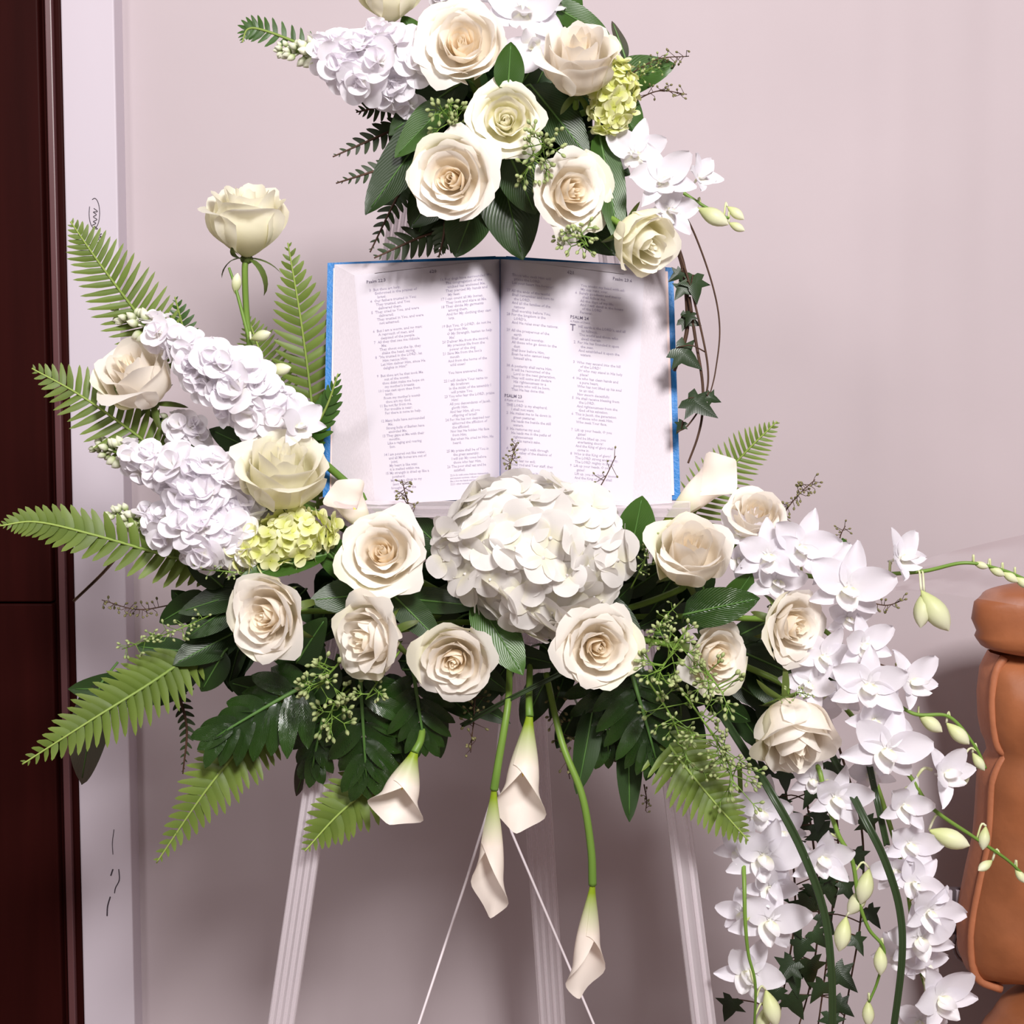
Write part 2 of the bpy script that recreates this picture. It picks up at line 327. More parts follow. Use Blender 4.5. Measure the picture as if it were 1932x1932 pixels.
# clear film hanging over the chair
P = np.zeros((40,60,3))
for j in range(40):
    for i in range(60):
        u, v = i/59, j/39; px = 1690+330*u; py = 1075-85*u**0.8+v*(40+130*u)
        q = at(px, py, 0.16-0.03*math.sin(u*7+v*4)-0.02*math.sin(v*9-u*5)-0.006*math.sin(u*31+v*17)*v); P[j,i] = q
tag(obj('plastic_film', mesh('plastic_film', *grid(P)), M_['film']), 'crinkled clear plastic film hanging over the tan chair', 'plastic film')
mb = [box(-0.004,0.004,-0.003,0.003,0,0.05)]
k = at(1812,1730,0.3)
g = thing('metal_bracket', 'small grey slotted metal bracket behind tan chair edge', 'bracket', k)
obj('plate', mesh('plate', *box(-0.016,0.02,-0.002,0.002,-0.02,0.035), smooth=False), M_['metal'], g)
for q in range(4): obj('slat', mesh('slat', *box(-0.016+q*0.009,-0.012+q*0.009,-0.006,-0.002,-0.005,0.033), smooth=False), M_['trim'], g)
obj('ring', mesh('ring', *tube([(0.008+0.016*math.cos(t), -0.004, -0.032+0.02*math.sin(t)) for t in np.linspace(0,2*PI,20)], 0.002)), M_['metal'], g)
# ------------------------------------------------------------------ acrylic easel
LEAN = math.tan(math.radians(10))
ZB = at(943,720,0.0).z
def ybook(z): return (z-ZB)*LEAN           # the leaning plane that carries the book
def onplane(px, py, off=0.0):             # photo pixel -> leaning plane pushed back by off
    d = FW + Vector((1,0,0))*((px-966)/FPX) + UP*((966-py)/FPX)
    n = Vector((0,1,-LEAN)); k = Vector((0, off, ZB))
    return CAM + d*(((k-CAM).dot(n))/d.dot(n))
es = thing('acrylic_easel', 'clear ridged acrylic easel carrying the book and both sprays', 'easel', Vector((0,0,0)))
def bar(a, b, w, d, name, ridges=0, parent=es):
    a, b = Vector(a), Vector(b); M = frame(a, b-a, Vector((0,-1,0))); L = (b-a).length
    o = obj(name, mesh(name, *box(-w/2,w/2,0,L,-d/2,d/2), smooth=False), M_['acrylic'], parent, M); bevel(o, 0.0012)
    for k in range(ridges):
        x = -w/2+w*(k+0.5)/ridges
        obj('ridge', mesh('ridge', *tube([(x,0.001,d/2),(x,L-0.001,d/2)], 0.0022, seg=6)), M_['acrylic'], o)
    return o
def ext(a, b, z): return a+(b-a)*((z-a.z)/(b.z-a.z))
LO = 0.028
la, lb = onplane(765,350,LO), onplane(531,1932,LO); ra, rb = onplane(1134,350,LO), onplane(1328,1932,LO)
ltop, lbot = ext(la,lb,la.z+0.10), ext(la,lb,0.012); rtop, rbot = ext(ra,rb,ra.z+0.10), ext(ra,rb,0.012)
bar(lbot, ltop, 0.023, 0.010, 'front_leg', 4); bar(rbot, rtop, 0.021, 0.010, 'front_leg', 2)
ba, bb = at(1004,1350,0.22), at(1042,1932,0.27)
bar(ext(ba,bb,0.012), ext(ba,bb,ba.z+0.30), 0.030, 0.010, 'rear_leg', 4)
bar(ext(la,lb,at(0,300,0).z), ext(ra,rb,at(0,300,0).z), 0.026, 0.008, 'cross_bar')
bar(ext(la,lb,at(0,1180,0).z), ext(ra,rb,at(0,1180,0).z), 0.03, 0.008, 'cross_bar')
for pa, pb, nm in (((640,962),(1292,968),'ledge'),):
    a, b = onplane(*pa,-0.012), onplane(*pb,-0.012)
    o = obj(nm, mesh(nm, *box(0, b.x-a.x, -0.034, 0.034, -0.004, 0.004), smooth=False), M_['acrylic'], es, Matrix.Translation(a)); bevel(o, 0.001)
    o2 = obj('ledge_lip', mesh('ledge_lip', *box(0, b.x-a.x, -0.038, -0.034, -0.004, 0.010), smooth=False), M_['acrylic'], es, Matrix.Translation(a)); bevel(o2, 0.001)
apex = at(936,1480,0.05)
cd_ = thing('support_cord', 'thin white cords spreading below the lower flowers to easel legs', 'cord', apex)
for pts in ([apex, at(880,1660,0.02), at(790,1932,-0.02), at(700,2200,-0.06)], [apex, at(965,1570,0.05), at(1120,1932,0.05), at(1235,2200,0.05)], [at(948,1300,0.02), at(938,1420,0.05), apex]):
    obj('strand', mesh('strand', *tube([p-apex for p in pts], 0.0013, seg=6)), M_['cord'], cd_)
# ------------------------------------------------------------------ floral foam that every stem is pushed into
FT = at(960,270,0.03); FB = at(950,1170,0.0)
f1 = tag(obj('foam_block', mesh('foam_block', *box(-0.075,0.075,-0.035,0.035,-0.06,0.075), smooth=False), M_['foam'], None, Matrix.Translation(FT)), 'dark green foam block inside the top bouquet', 'floral foam'); bevel(f1, 0.012, 3)
f2 = tag(obj('foam_block', mesh('foam_block', *box(-0.17,0.17,-0.03,0.03,0.0,0.05), smooth=False), M_['foam'], None, Matrix.Translation(FB)), 'dark green foam block inside the lower spray', 'floral foam'); bevel(f2, 0.012, 3)
def stemtube(name, P, r, parent, M, mat='stem', seg=6):
    return obj(name, mesh(name, *tube(loc(spline(P, max(6, len(P)*5)), M), r, seg=seg)), M_[mat], parent)
# ------------------------------------------------------------------ open bible
bk = thing('open_bible', 'open bible with blue cover and printed pages on the easel', 'book', onplane(943,940))
NB = Vector((0,-1,LEAN)).normalized()
def B(px, py, n): return onplane(px, py, -n*math.sqrt(1+LEAN*LEAN))
BI = Vector(bk.location)
def bpart(name, g, mat, parent=bk, smooth=True):
    V = np.array([tuple(Vector(tuple(v))-BI) for v in g[0]]); return obj(name, mesh(name, V, g[1], g[2], smooth=smooth), mat, parent)
def sheet(fn, nv, nu): return grid(np.array([[tuple(fn(i/(nu-1), j/(nv-1))) for i in range(nu)] for j in range(nv)]))
def slab(fn, th, nv, nu):                  # sheet with thickness th
    P = np.array([[tuple(fn(i/(nu-1), j/(nv-1))) for i in range(nu)] for j in range(nv)]); Qb = P-np.array(tuple(NB))*th
    V, F, U = join([grid(P), grid(Qb)]); n = nv*nu
    F = [f if max(f) < n else f[::-1] for f in F]
    rim = [i for i in range(nu)]+[j*nu+nu-1 for j in range(1,nv)]+[(nv-1)*nu+i for i in range(nu-2,-1,-1)]+[j*nu for j in range(nv-2,0,-1)]
    for a, b in zip(rim, rim[1:]+rim[:1]): F.append((b, a, a+n, b+n))
    return V, F, U
def quad(c00,c10,c01,c11,n0,n1):
    return lambda u,v: B((c00[0]*(1-u)+c10[0]*u)*(1-v)+(c01[0]*(1-u)+c11[0]*u)*v, (c00[1]*(1-u)+c10[1]*u)*(1-v)+(c01[1]*(1-u)+c11[1]*u)*v, n0*(1-u)+n1*u)
# covers: two boards and a spine
bpart('cover', slab(quad((618,496),(935,483),(609,938),(935,946),0.010,0.0), 0.005, 12, 16), M_['cover'], smooth=False)
bpart('cover', slab(quad((955,483),(1270,505),(955,946),(1284,943),0.0,0.010), 0.005, 12, 16), M_['cover'], smooth=False)
bpart('spine', slab(quad((934,484),(956,484),(934,944),(956,944),0.0,0.0), 0.005, 6, 4), M_['cover'], smooth=False)
bpart('endpaper', sheet(quad((629,506),(935,492),(622,930),(935,938),0.0105,0.0008), 6, 8), M_['endpaper'])
bpart('endpaper', sheet(quad((955,492),(1260,512),(955,938),(1272,934),0.0008,0.0105), 6, 8), M_['endpaper'])
def bulge(s): return 0.021+0.010*math.sin(min(1,s/0.28)*PI/2)-0.012*s**2.2-0.020*math.exp(-s*22)
def pageL(s, t, k=1.0):                     # s from gutter to fore-edge, t from head to foot, k 0..1 from cover leaf up to the open page
    w = (312-40*k)*(1-t)+(318-88*k)*t; dr = 32*s**1.05*k+10*s*(1-k)
    return B(943-s*w, 489+t*(446-14*s*k)+dr+6*(1-k)*0+4*t*k*(1-s), 0.0105+(bulge(s)-0.0105)*k if s > 0.02 else bulge(s)*max(k,0.3))
def pageR(s, t, k=1.0):
    w = (311-42*k)*(1-t)+(324-80*k)*t; dr = 34*s**1.05*k+14*s*(1-k)
    return B(944+s*w, 489+t*(446-14*s*k)+dr+4*t*k*(1-s), 0.0105+(bulge(s)-0.0105)*k if s > 0.02 else bulge(s)*max(k,0.3))
for nm, pg in (('left', pageL), ('right', pageR)):
    # the stack of leaves: stepped signatures whose fore-edges fan out under the open page
    K = [0.0,0.3,0.34,0.62,0.66,0.9,0.94]
    rows = []
    nk, nt_ = len(K), 16
    P = np.array([[tuple(pg(1.0, j/(nt_-1), K[i])) for i in range(nk)] for j in range(nt_)])
    bpart('fore_edge', grid(P), M_['edge'])
    P = np.array([[tuple(pg(s, 0.0, K[i])) for s in np.linspace(0.01,1,20)] for i in range(nk)]); bpart('head_edge', grid(P), M_['edge'])
    P = np.array([[tuple(pg(s, 1.0, K[i])) for s in np.linspace(0.01,1,20)] for i in range(nk)]); bpart('foot_edge', grid(P), M_['edge'])
    for q, kk in enumerate((0.34,0.66,0.94)):
        bpart('leaf_bundle', sheet(lambda u,v: pg(0.86+0.14*u, v, kk), 14, 4), M_['paper'])
    page = bpart('page', sheet(lambda u,v: pg(u, v), 26, 40), M_['paper'])
    # two loose leaves lifting under the top page
    bpart('page', sheet(lambda u,v: pg(u, v, 0.985), 12, 24), M_['paper'])
def print_text(lines, pg, s0, s1, t0, size, mat, step, flip, name='print'):
    """flat print laid on the curved page: s from s0 rightwards, first baseline at t0"""
    cu = bpy.data.curves.new('t', 'FONT'); cu.body = '\n'.join(lines); cu.size = 1.0; cu.resolution_u = 1; cu.space_line = step/size; cu.offset = 0.006
    ob = bpy.data.objects.new('t', cu); COL.objects.link(ob); bpy.context.view_layer.update()
    me = bpy.data.meshes.new_from_object(ob.evaluated_get(bpy.context.evaluated_depsgraph_get()))
    COL.objects.unlink(ob); bpy.data.objects.remove(ob); bpy.data.curves.remove(cu)
    if not len(me.vertices): return
    co = np.zeros(len(me.vertices)*3); me.vertices.foreach_get('co', co); co = co.reshape(-1,3)
    out = np.zeros_like(co)
    for i, (x, y, z) in enumerate(co):
        a = x*size; tt = t0-y*size                     # in photo pixels on the page
        s = (s0+a/270) if not flip else (s0-a/270)
        out[i] = tuple(pg(min(0.995,max(0.021,s)), min(0.999,tt/446))+NB*0.0004-BI)
    me.vertices.foreach_set('co', out.ravel()); me.update(); me.name = name
    return obj(name, me, M_[mat], bk)
S2, S4 = '  ', '     '
c1 = ['3  But thou art holy,',S4+'Enthroned in the praises of',S4+S2+'Israel.','4  Our fathers trusted in You;',S4+'They trusted, and You',S4+S2+'delivered them.','5  They cried to You, and were',S4+S2+'delivered;',S4+'They trusted in You, and were',S4+S2+'not ashamed.','','6  But I am a worm, and no man;',S4+'A reproach of men, and',S4+S2+'despised of the people.','7  All they that see me ridicule',S4+S2+'Me;',S4+'They shoot out the lip, they',S4+S2+'shake the head, saying,','8  "He trusted in the LORD, let',S4+S2+'Him rescue Him;',S4+'Let Him deliver Him, since He',S4+S2+'delights in Him!"','','9  But thou art he that took Me',S4+S2+'out of the womb;',S4+'thou didst make me hope on',S4+S2+'my mother\'s breasts.','10 I was cast upon thee from',S4+S2+'birth;',S4+'From my mother\'s womb',S4+S2+'thou art my God.','11 Be not far from me,',S4+'For trouble is near;',S4+'For there is none to help.','','12 Many bulls have surrounded',S4+S2+'Me;',S4+'Strong bulls of Bashan have',S4+S2+'encircled Me.','13 They gape at Me with their',S4+S2+'mouths,',S4+'Like a raging and roaring',S4+S2+'lion.','','14 I am poured out like water,',S4+'and all My bones are out of',S4+S2+'joint;',S4+'My heart is like wax;',S4+'it is melted within me.','15 My strength is dried up like a',S4+S2+'potsherd;',S4+'My tongue clings to my',S4+S2+'jaws;',S4+'brought me to the',S4+S2+'dust of death.']
c2 = ['16 For dogs have surrounded Me;',S4+'The congregation of the',S4+S2+'wicked has enclosed Me.',S4+'They pierced My hands and',S4+S2+'My feet;','17 I can count all My bones.',S4+'They look and stare at Me.','18 They divide My garments',S4+S2+'among them,',S4+'And for My clothing they cast',S4+S2+'lots.','','19 But You, O LORD, do not be',S4+S2+'far from Me;',S4+'O My Strength, hasten to help',S4+S2+'Me!','20 Deliver Me from the sword,',S4+'My precious life from the',S4+S2+'power of the dog.','21 Save Me from the lion\'s',S4+S2+'mouth',S4+'And from the horns of the',S4+S2+'wild oxen!','',S4+'You have answered Me.','','22 I will declare Your name to',S4+S2+'My brethren;',S4+'In the midst of the assembly I',S4+S2+'will praise You.','23 You who fear the LORD, praise',S4+S2+'Him!',S4+'All you descendants of Jacob,',S4+S2+'glorify Him,',S4+'And fear Him, all you',S4+S2+'offspring of Israel!','24 For He has not despised nor',S4+S2+'abhorred the affliction of',S4+S2+'the afflicted;',S4+'Nor has He hidden His face',S4+S2+'from Him;',S4+'But when He cried to Him, He',S4+S2+'heard.','','25 My praise shall be of You in',S4+S2+'the great assembly;',S4+'I will pay My vows before',S4+S2+'those who fear Him.','26 The poor shall eat and be',S4+S2+'satisfied;']
c3 = [S4+'Those who seek Him will',S4+S2+'praise the LORD.',S4+'Let your heart live forever!','','27 All the ends of the world',S4+'Shall remember and turn to',S4+S2+'the LORD,',S4+'And all the families of the',S4+S2+'nations',S4+'Shall worship before You.','28 For the kingdom is the',S4+S2+'LORD\'s,',S4+'And He rules over the nations.','','29 All the prosperous of the',S4+S2+'earth',S4+'Shall eat and worship;',S4+'All those who go down to the',S4+S2+'dust',S4+'Shall bow before Him,',S4+'Even he who cannot keep',S4+S2+'himself alive.','','30 A posterity shall serve Him.',S4+'It will be recounted of the',S4+S2+'Lord to the next generation,','31 They will come and declare',S4+S2+'His righteousness to a',S4+S2+'people who will be born,',S4+'That He has done this.','','',S2,'THE LORD is my shepherd;',S4+'I shall not want.','2  He makes me to lie down in',S4+S2+'green pastures;',S4+'He leads me beside the still',S4+S2+'waters.','3  He restores my soul;',S4+'He leads me in the paths of',S4+S2+'righteousness',S4+'For His name\'s sake.','','4  Yea, though I walk through',S4+S2+'the valley of the shadow of',S4+S2+'death,',S4+'I will fear no evil;',S4+'Your rod and Your staff, they',S4+S2+'comfort me.','5  a table before me in',S4+S2+'the presence of my']
c4a = [S4+'You anoint my head with oil;',S4+'My cup runs over.','6  Surely goodness and mercy',S4+S2+'shall follow me',S4+'All the days of my life;',S4+'And I will dwell in the house',S4+S2+'of the LORD',S4+'Forever.']
c4 = ['    HE earth is the LORD\'s, and all',S4+S2+'its fullness,',S4+'The world and those who',S4+S2+'dwell therein.','2  For He has founded it upon',S4+S2+'the seas,',S4+'And established it upon the',S4+S2+'waters.','','3  Who may ascend into the hill',S4+S2+'of the LORD?',S4+'Or who may stand in His holy',S4+S2+'place?','4  He who has clean hands and',S4+S2+'a pure heart,',S4+'Who has not lifted up his soul',S4+S2+'to an idol,',S4+'Nor sworn deceitfully.','5  He shall receive blessing from',S4+S2+'the LORD,',S4+'And righteousness from the',S4+S2+'God of his salvation.','6  This is Jacob, the generation',S4+S2+'of those who seek Him,',S4+'Who seek Your face.','','7  Lift up your heads, O you',S4+S2+'gates!',S4+'And be lifted up, you',S4+S2+'everlasting doors!',S4+'And the King of glory shall',S4+S2+'come in.','8  Who is this King of glory?',S4+'The LORD strong and mighty,',S4+'The LORD mighty in battle.','9  Lift up your heads, O you',S4+S2+'gates!',S4+'Lift up, you everlasting doors!',S4+'And the King of glory shall',S4+S2+'come in.']
print_text(c1, pageL, 0.915, 0, 33, 7.2, 'ink', 7.25, True)
print_text(c2, pageL, 0.42, 0, 29, 7.2, 'ink', 7.4, True)
print_text(c3, pageR, 0.045, 0, 29, 7.2, 'ink', 7.4, False)
print_text(c4a, pageR, 0.53, 0, 33, 7.2, 'ink', 7.4, False)
print_text(c4, pageR, 0.53, 0, 112, 7.2, 'ink', 7.6, False)
print_text(['Psalm 22:3'], pageL, 0.93, 0, 17, 8.5, 'inkbold', 8, True)
print_text(['620'], pageL, 0.49, 0, 12, 9, 'inkbold', 8, True)
print_text(['621'], pageR, 0.47, 0, 12, 9, 'inkbold', 8, False)
print_text(['Psalm 23:6'], pageR, 0.79, 0, 13, 8.5, 'inkbold', 8, False)
print_text(['PSALM 24'], pageR, 0.50, 0, 96, 8.5, 'inkbold', 8, False)
print_text(['A Psalm of David.'], pageR, 0.50, 0, 103, 5.5, 'ink', 8, False)
print_text(['T'], pageR, 0.50, 0, 119, 18, 'inkbold', 8, False)
print_text(['PSALM 23'], pageR, 0.03, 0, 257, 8.5, 'inkbold', 8, False)
print_text(['A Psalm of David.'], pageR, 0.03, 0, 264, 5.5, 'ink', 8, False)
print_text(['22:16 So with some Hebrew manuscripts','and ancient versions; others read','like a lion my hands and feet','22:21 other versions, wild ox'], pageL, 0.40, 0, 400, 5, 'ink', 5.6, True)
print_text(['24:4 some manuscripts read my soul','24:6 a few Hebrew manuscripts and','other versions read God of Jacob','24:7 or ancient doors'], pageR, 0.50, 0, 412, 5, 'ink', 5.6, False)
# ------------------------------------------------------------------ roses
def rose_petal(rng, th, R, H, W, flare, lip, tuck, nu=11, nv=10):
    u = np.linspace(-1,1,nu); v = np.linspace(0,1,nv); U, Vv = np.meshgrid(u, v)
    p1, p2, p3 = rng.uniform(0,6.28), rng.uniform(0,6.28), rng.uniform(-0.5,0.5)
    top = 1-0.30*np.abs(U)**2.4+0.05*np.exp(-((U-p3)/0.25)**2)+0.025*np.sin(U*6+p1)
    w = Vv*top
    r0 = 0.10
    lf = np.clip((w-0.70)/0.30, 0, 1.2)
    r = r0+(R-r0)*np.sin(np.clip(w/0.62,0,1)*PI/2)+flare*np.clip(w-0.45,0,1)*1.6+lip*lf**2
    r = r+lip*0.9*np.abs(U)**3*w+tuck*U*w+0.018*np.sin(U*5+p2)*w*(0.4+R)
    z = H*(w**1.08)-lip*0.75*lf**2-0.05*np.abs(U)**3*w*(R>0.6)
    ang = th+U*W*(0.42+0.58*np.sin(np.clip(w/0.55,0,1)*PI/2))
    return np.stack([r*np.cos(ang), r*np.sin(ang), z], -1)
LAY_OPEN = [(4,.06,.14,1.16,1.9,-.03,0,.05),(5,.18,.30,1.24,1.35,-.01,.01,.06),(6,.36,.50,1.26,1.05,-.04,.06,.06),(6,.58,.72,1.22,.98,-.04,.12,.05),(6,.76,.86,1.12,.9,.0,.20,.03)]
LAY_FULL = [(5,.05,.14,.76,1.9,-.02,0,.05),(6,.17,.30,.82,1.3,0,.02,.06),(7,.34,.50,.84,1.0,.02,.06,.07),(7,.55,.70,.80,.92,.04,.12,.06),(7,.74,.86,.72,.86,.07,.18,.04)]
LAY_BUD = [(4,.05,.13,1.62,1.9,-.02,0,.05),(4,.18,.30,1.70,1.4,-.04,.01,.06),(5,.40,.56,1.74,1.2,-.06,.06,.06),(5,.66,.78,1.72,1.05,-.08,.14,.05),(5,.84,.90,1.58,.98,-.04,.20,.03)]
def sepal_mesh(L, W, curl, nu=5, nv=8):
    u = np.linspace(-1,1,nu); v = np.linspace(0,1,nv); U, Vv = np.meshgrid(u, v)
    w = W*(np.clip(Vv,0.02,1)**0.4)*(1-Vv)**0.7*1.6
    ang = Vv*curl
    return np.stack([U*w, L*np.sin(ang)/max(curl,1e-3), L*(1-np.cos(ang))/max(curl,1e-3)+np.abs(U)*w*0.25], -1)
FOAMS = {'t': FT, 'b': FB}
def rose(label, px, py, Y, d, fx, fz, kind='open', mat='rose', foam='b', seed=0, stem=None, sep=0.9, guard=2, squash=1.0):
    """px,py: where the photo shows the middle of the head; d: its width in photo pixels; fx,fz: where the head looks"""
    rng = random.Random(seed); R = d*mpp(Y)/2*0.98; ax = face(fx, fz) if kind != 'up' else face(fx, fz)
    lay = {'open': LAY_OPEN, 'full': LAY_FULL, 'bud': LAY_BUD}[kind]; hh = {'open':.58,'full':.38,'bud':.80}[kind]
    c = at(px, py, Y); base = c-ax*(hh*R); M = along(base, ax)
    t = thing('rose', label, 'rose', M, 'cream roses in the flower sprays')
    th = rng.uniform(0,6.28); n = 0; total = sum(l[0] for l in lay)
    for li, (cnt, r0, r1, H, W, fl, lip, tuck) in enumerate(lay):
        for k in range(cnt):
            rr = r0+(r1-r0)*k/max(1,cnt-1); th += 2*PI/cnt+rng.uniform(-.18,.18) if li > 1 else 2.4+rng.uniform(-.1,.1)
            P = rose_petal(rng, th, rr, H*rng.uniform(.95,1.05), W*rng.uniform(.92,1.08), fl*rng.uniform(.4,1.8), lip*rng.uniform(.4,2.0), tuck*(1 if rng.random()<.7 else -1))*R
            P[...,2] *= squash
            outer = n >= total-guard
            mm = M_['guard'] if outer and guard else (M_['rose_warm'] if (li < 2 and mat == 'rose') else M_[mat])
            obj('petal', mesh('petal', *grid(P)), mm, t); n += 1
    for k in range(5):
        a = 2*PI*k/5+rng.uniform(-.2,.2); S = sepal_mesh(sep*R*rng.uniform(.8,1.15), 0.13*R, rng.uniform(1.2,2.2) if kind != 'bud' else rng.uniform(.5,2.6))
        S = S+np.array([0,.08*R,0]); S[...,2] = -S[...,2]*(1 if kind != 'bud' else rng.choice([1,1,-.6]))
        ca, sa = math.cos(a), math.sin(a); S = np.stack([S[...,0]*ca-S[...,1]*sa, S[...,0]*sa+S[...,1]*ca, S[...,2]-0.02*R], -1)
        obj('sepal', mesh('sepal', *grid(S)), M_['sepal'], t)
    obj('calyx', mesh('calyx', *blob((0,0,-.20*R), (0,0,1), .34*R, .17*R)), M_['sepal'], t)
    pts = [base-ax*.05*R, base-ax*.6*R, FOAMS[foam]*0.35+(base-ax*1.4*R)*0.65, FOAMS[foam]+(base-FOAMS[foam])*0.25] if stem is None else [base-ax*.05*R]+[at(*q) for q in stem]
    stemtube('stem', pts, 0.0028, t, M)
    return t
T_, B_ = 't', 'b'
rose('large open cream rose left of centre in the top bouquet', 872,88,-.09,168, -.05,.25, 'full', 'rose', T_, 1, squash=.95)
rose('tall cream rose beside the green hydrangea in the top bouquet', 1090,126,-.09,146, .05,.85, 'bud', 'rose', T_, 2, guard=1)
rose('cream rose with ruffled yellow heart at the middle of the top bouquet', 955,230,-.10,138, .02,.05, 'full', 'rose_lemon', T_, 3)
rose('wide cream rose above the book, lower left of the top bouquet', 855,340,-.10,166, -.22,-.02, 'full', 'rose', T_, 4)
rose('cream rose turned right, lower right of the top bouquet', 1075,362,-.09,152, .5,-.1, 'full', 'rose', T_, 5)
rose('yellowish half-open rose overhanging top right corner of the book', 1206,448,-.11,126, .62,-.62, 'bud', 'rose_lemon', T_, 6, guard=3)
rose('yellowish rose cut off by the top edge above the white stock', 735,-6,-.06,118, .1,1.5, 'bud', 'rose_lemon', T_, 7)
rose('upright long-stemmed rose standing alone left of the book', 463,425,-.02,152, .12,2.6, 'bud', 'rose_lemon', B_, 8, stem=[(462,510,-.01),(466,600,0.0),(480,700,0.0),(520,880,.01)], sep=1.1)
rose('cream rose bud among ferns at the far left', 264,722,-.04,142, -.35,1.0, 'bud', 'rose', B_, 9, stem=[(300,800,.0),(380,900,.02)])
rose('open yellowish rose at lower left corner of the book', 535,905,-.09,166, .25,1.3, 'bud', 'rose_lemon', B_, 10, guard=1)
rose('cream rose turned left at the left end of lower row', 512,1162,-.12,172, -.55,.02, 'full', 'rose', B_, 11)
rose('cream rose right of the green hydrangea below the book', 724,1045,-.11,166, -.15,.4, 'full', 'rose', B_, 12)
rose('cream rose turned left with a big smooth outer petal, lower row', 706,1200,-.13,156, -.85,-.05, 'open', 'rose', B_, 13)
rose('cream rose drooping lowest under the white hydrangea', 860,1245,-.13,152, -.12,-.2, 'full', 'rose', B_, 14)
rose('cream rose touching the lower right of the white hydrangea', 1126,1220,-.14,160, .22,-.05, 'full', 'rose', B_, 15)
rose('cream rose below right corner of the book, looking up', 1298,1054,-.11,146, .1,.95, 'bud', 'rose', B_, 16)
rose('cream rose half hidden behind green seed clusters', 1348,1238,-.11,138, .55,-.05, 'full', 'rose', B_, 17)
rose('cream rose turned right beneath the orchid blooms', 1490,1180,-.11,148, .62,-.05, 'full', 'rose', B_, 18)
rose('closed cream rose low on the right among hanging orchids', 1496,1372,-.12,156, .2,-1.0, 'bud', 'rose', B_, 19, guard=2)
rose('white rose peeking up behind the orchids right of the book', 1422,978,-.075,118, .1,.9, 'open', 'rose', B_, 20, guard=0)
# ------------------------------------------------------------------ hydrangeas
def hyd_petal(rng, L, W, cup):
    u = np.linspace(-1,1,7); v = np.linspace(0,1,7); U, Vv = np.meshgrid(u, v)
    w = W*np.sqrt(np.clip(1-(np.abs(Vv-.56)/.62)**2.4,.03,1))
    vt = Vv*(1-.16*U**2)
    x = U*w; y = L*(0.04+vt*.96); z = cup*(vt**1.6)*L+.13*W*U**2*(.3+vt)*rng.choice([1,-.5])+.03*L*np.sin(U*3+rng.uniform(0,6))*vt
    return np.stack([x,y,z],-1)
rg = random.Random(77)
HP = [mesh('petal', *grid(hyd_petal(rg, 1, rg.uniform(.50,.60), rg.uniform(-.25,.28)))) for _ in range(8)]
BEAD = mesh('floret', *blob((0,0,-.16), (0,0,1), .26, .09, 6, 5))
for m_ in HP: m_.materials.append(M_['hyd'])
BEAD.materials.append(M_['hyd'])
def hydrangea(label, px, py, Y, rx, rz, ry, n, fr, seed, warp=None):
    rng = random.Random(seed); c = at(px, py, Y); m = mpp(Y); rx, rz, ry, fr = rx*m, rz*m, ry*m, fr*m
    t = thing('hydrangea', label, 'hydrangea', c)
    core = np.array([[(.72*rx*math.sin(a)*math.cos(b), .72*ry*math.cos(a), .72*rz*math.sin(a)*math.sin(b)) for b in np.linspace(0,2*PI,18)] for a in np.linspace(0,PI,10)])
    if warp: core = np.array([[warp(q, rx, rz) for q in row] for row in core])
    obj('core', mesh('core', *grid(core)), M_['hyd_core'], t)
    stemtube('stem', [c, c+Vector((0,ry*.8,-.01)), FB+(c-FB)*.3], .004, t, Matrix.Translation(c))
    for k in range(n):
        f = (k+.5)/n; yy = -1+1.45*f; r = math.sqrt(max(0,1-yy*yy)); a = k*2.39996
        d = Vector((r*math.cos(a), yy, r*math.sin(a)))
        p = Vector((d.x*rx, d.y*ry, d.z*rz))*rng.uniform(.88,1.03)
        if warp: p = Vector(warp(p, rx, rz))
        nr = Vector((d.x/rx, d.y/ry, d.z/rz)).normalized()+Vector((rng.uniform(-.5,.5) for _ in range(3)))
        s = fr*rng.uniform(.8,1.15)
        fl = obj('floret', BEAD, None, t, along(p, nr) @ Matrix.Rotation(rng.uniform(0,6.28),4,'Z') @ Matrix.Scale(s,4))
        for q in range(4):
            obj('petal', rng.choice(HP), None, fl, Matrix.Rotation(q*PI/2+rng.uniform(-.12,.12),4,'Z') @ Matrix.Rotation(rng.uniform(-.08,.25),4,'X') @ Matrix.Scale(rng.uniform(.9,1.1),4))
    return t
def pear(p, rx, rz):                       # fuller top, drooping to a point at bottom centre-right
    x, y, z = p; k = max(0,-z/rz); return (x*(1-.34*k)+.012*k, y, z*(1+.16*k))
hydrangea('large white mophead hydrangea at centre below the book', 1000,1042,-.115,178,134,105, 84, 51, 5, pear)
def floret_mesh(rng, n, layers, cup):
    ps = []
    for l in range(layers):
        for k in range(n):
            P = hyd_petal(rng, 1-.36*l, .5-.1*l, cup+.2*l); a = 2*PI*k/n+l*.6+rng.uniform(-.15,.15); P[...,2] += .12*l
            tl = rng.uniform(-.3,.4)+.4*l; y, z = P[...,1].copy(), P[...,2].copy(); P[...,1] = y*math.cos(tl)-z*math.sin(tl); P[...,2] = y*math.sin(tl)+z*math.cos(tl)
            x, y = P[...,0].copy(), P[...,1].copy(); P[...,0] = x*math.cos(a)-y*math.sin(a); P[...,1] = x*math.sin(a)+y*math.cos(a)
            ps.append(grid(P))
    return join(ps)
rg = random.Random(5)
GFL = [mesh('floret', *floret_mesh(rg, 4, 1, .3)) for _ in range(5)]
for m_ in GFL: m_.materials.append(M_['hydg'])
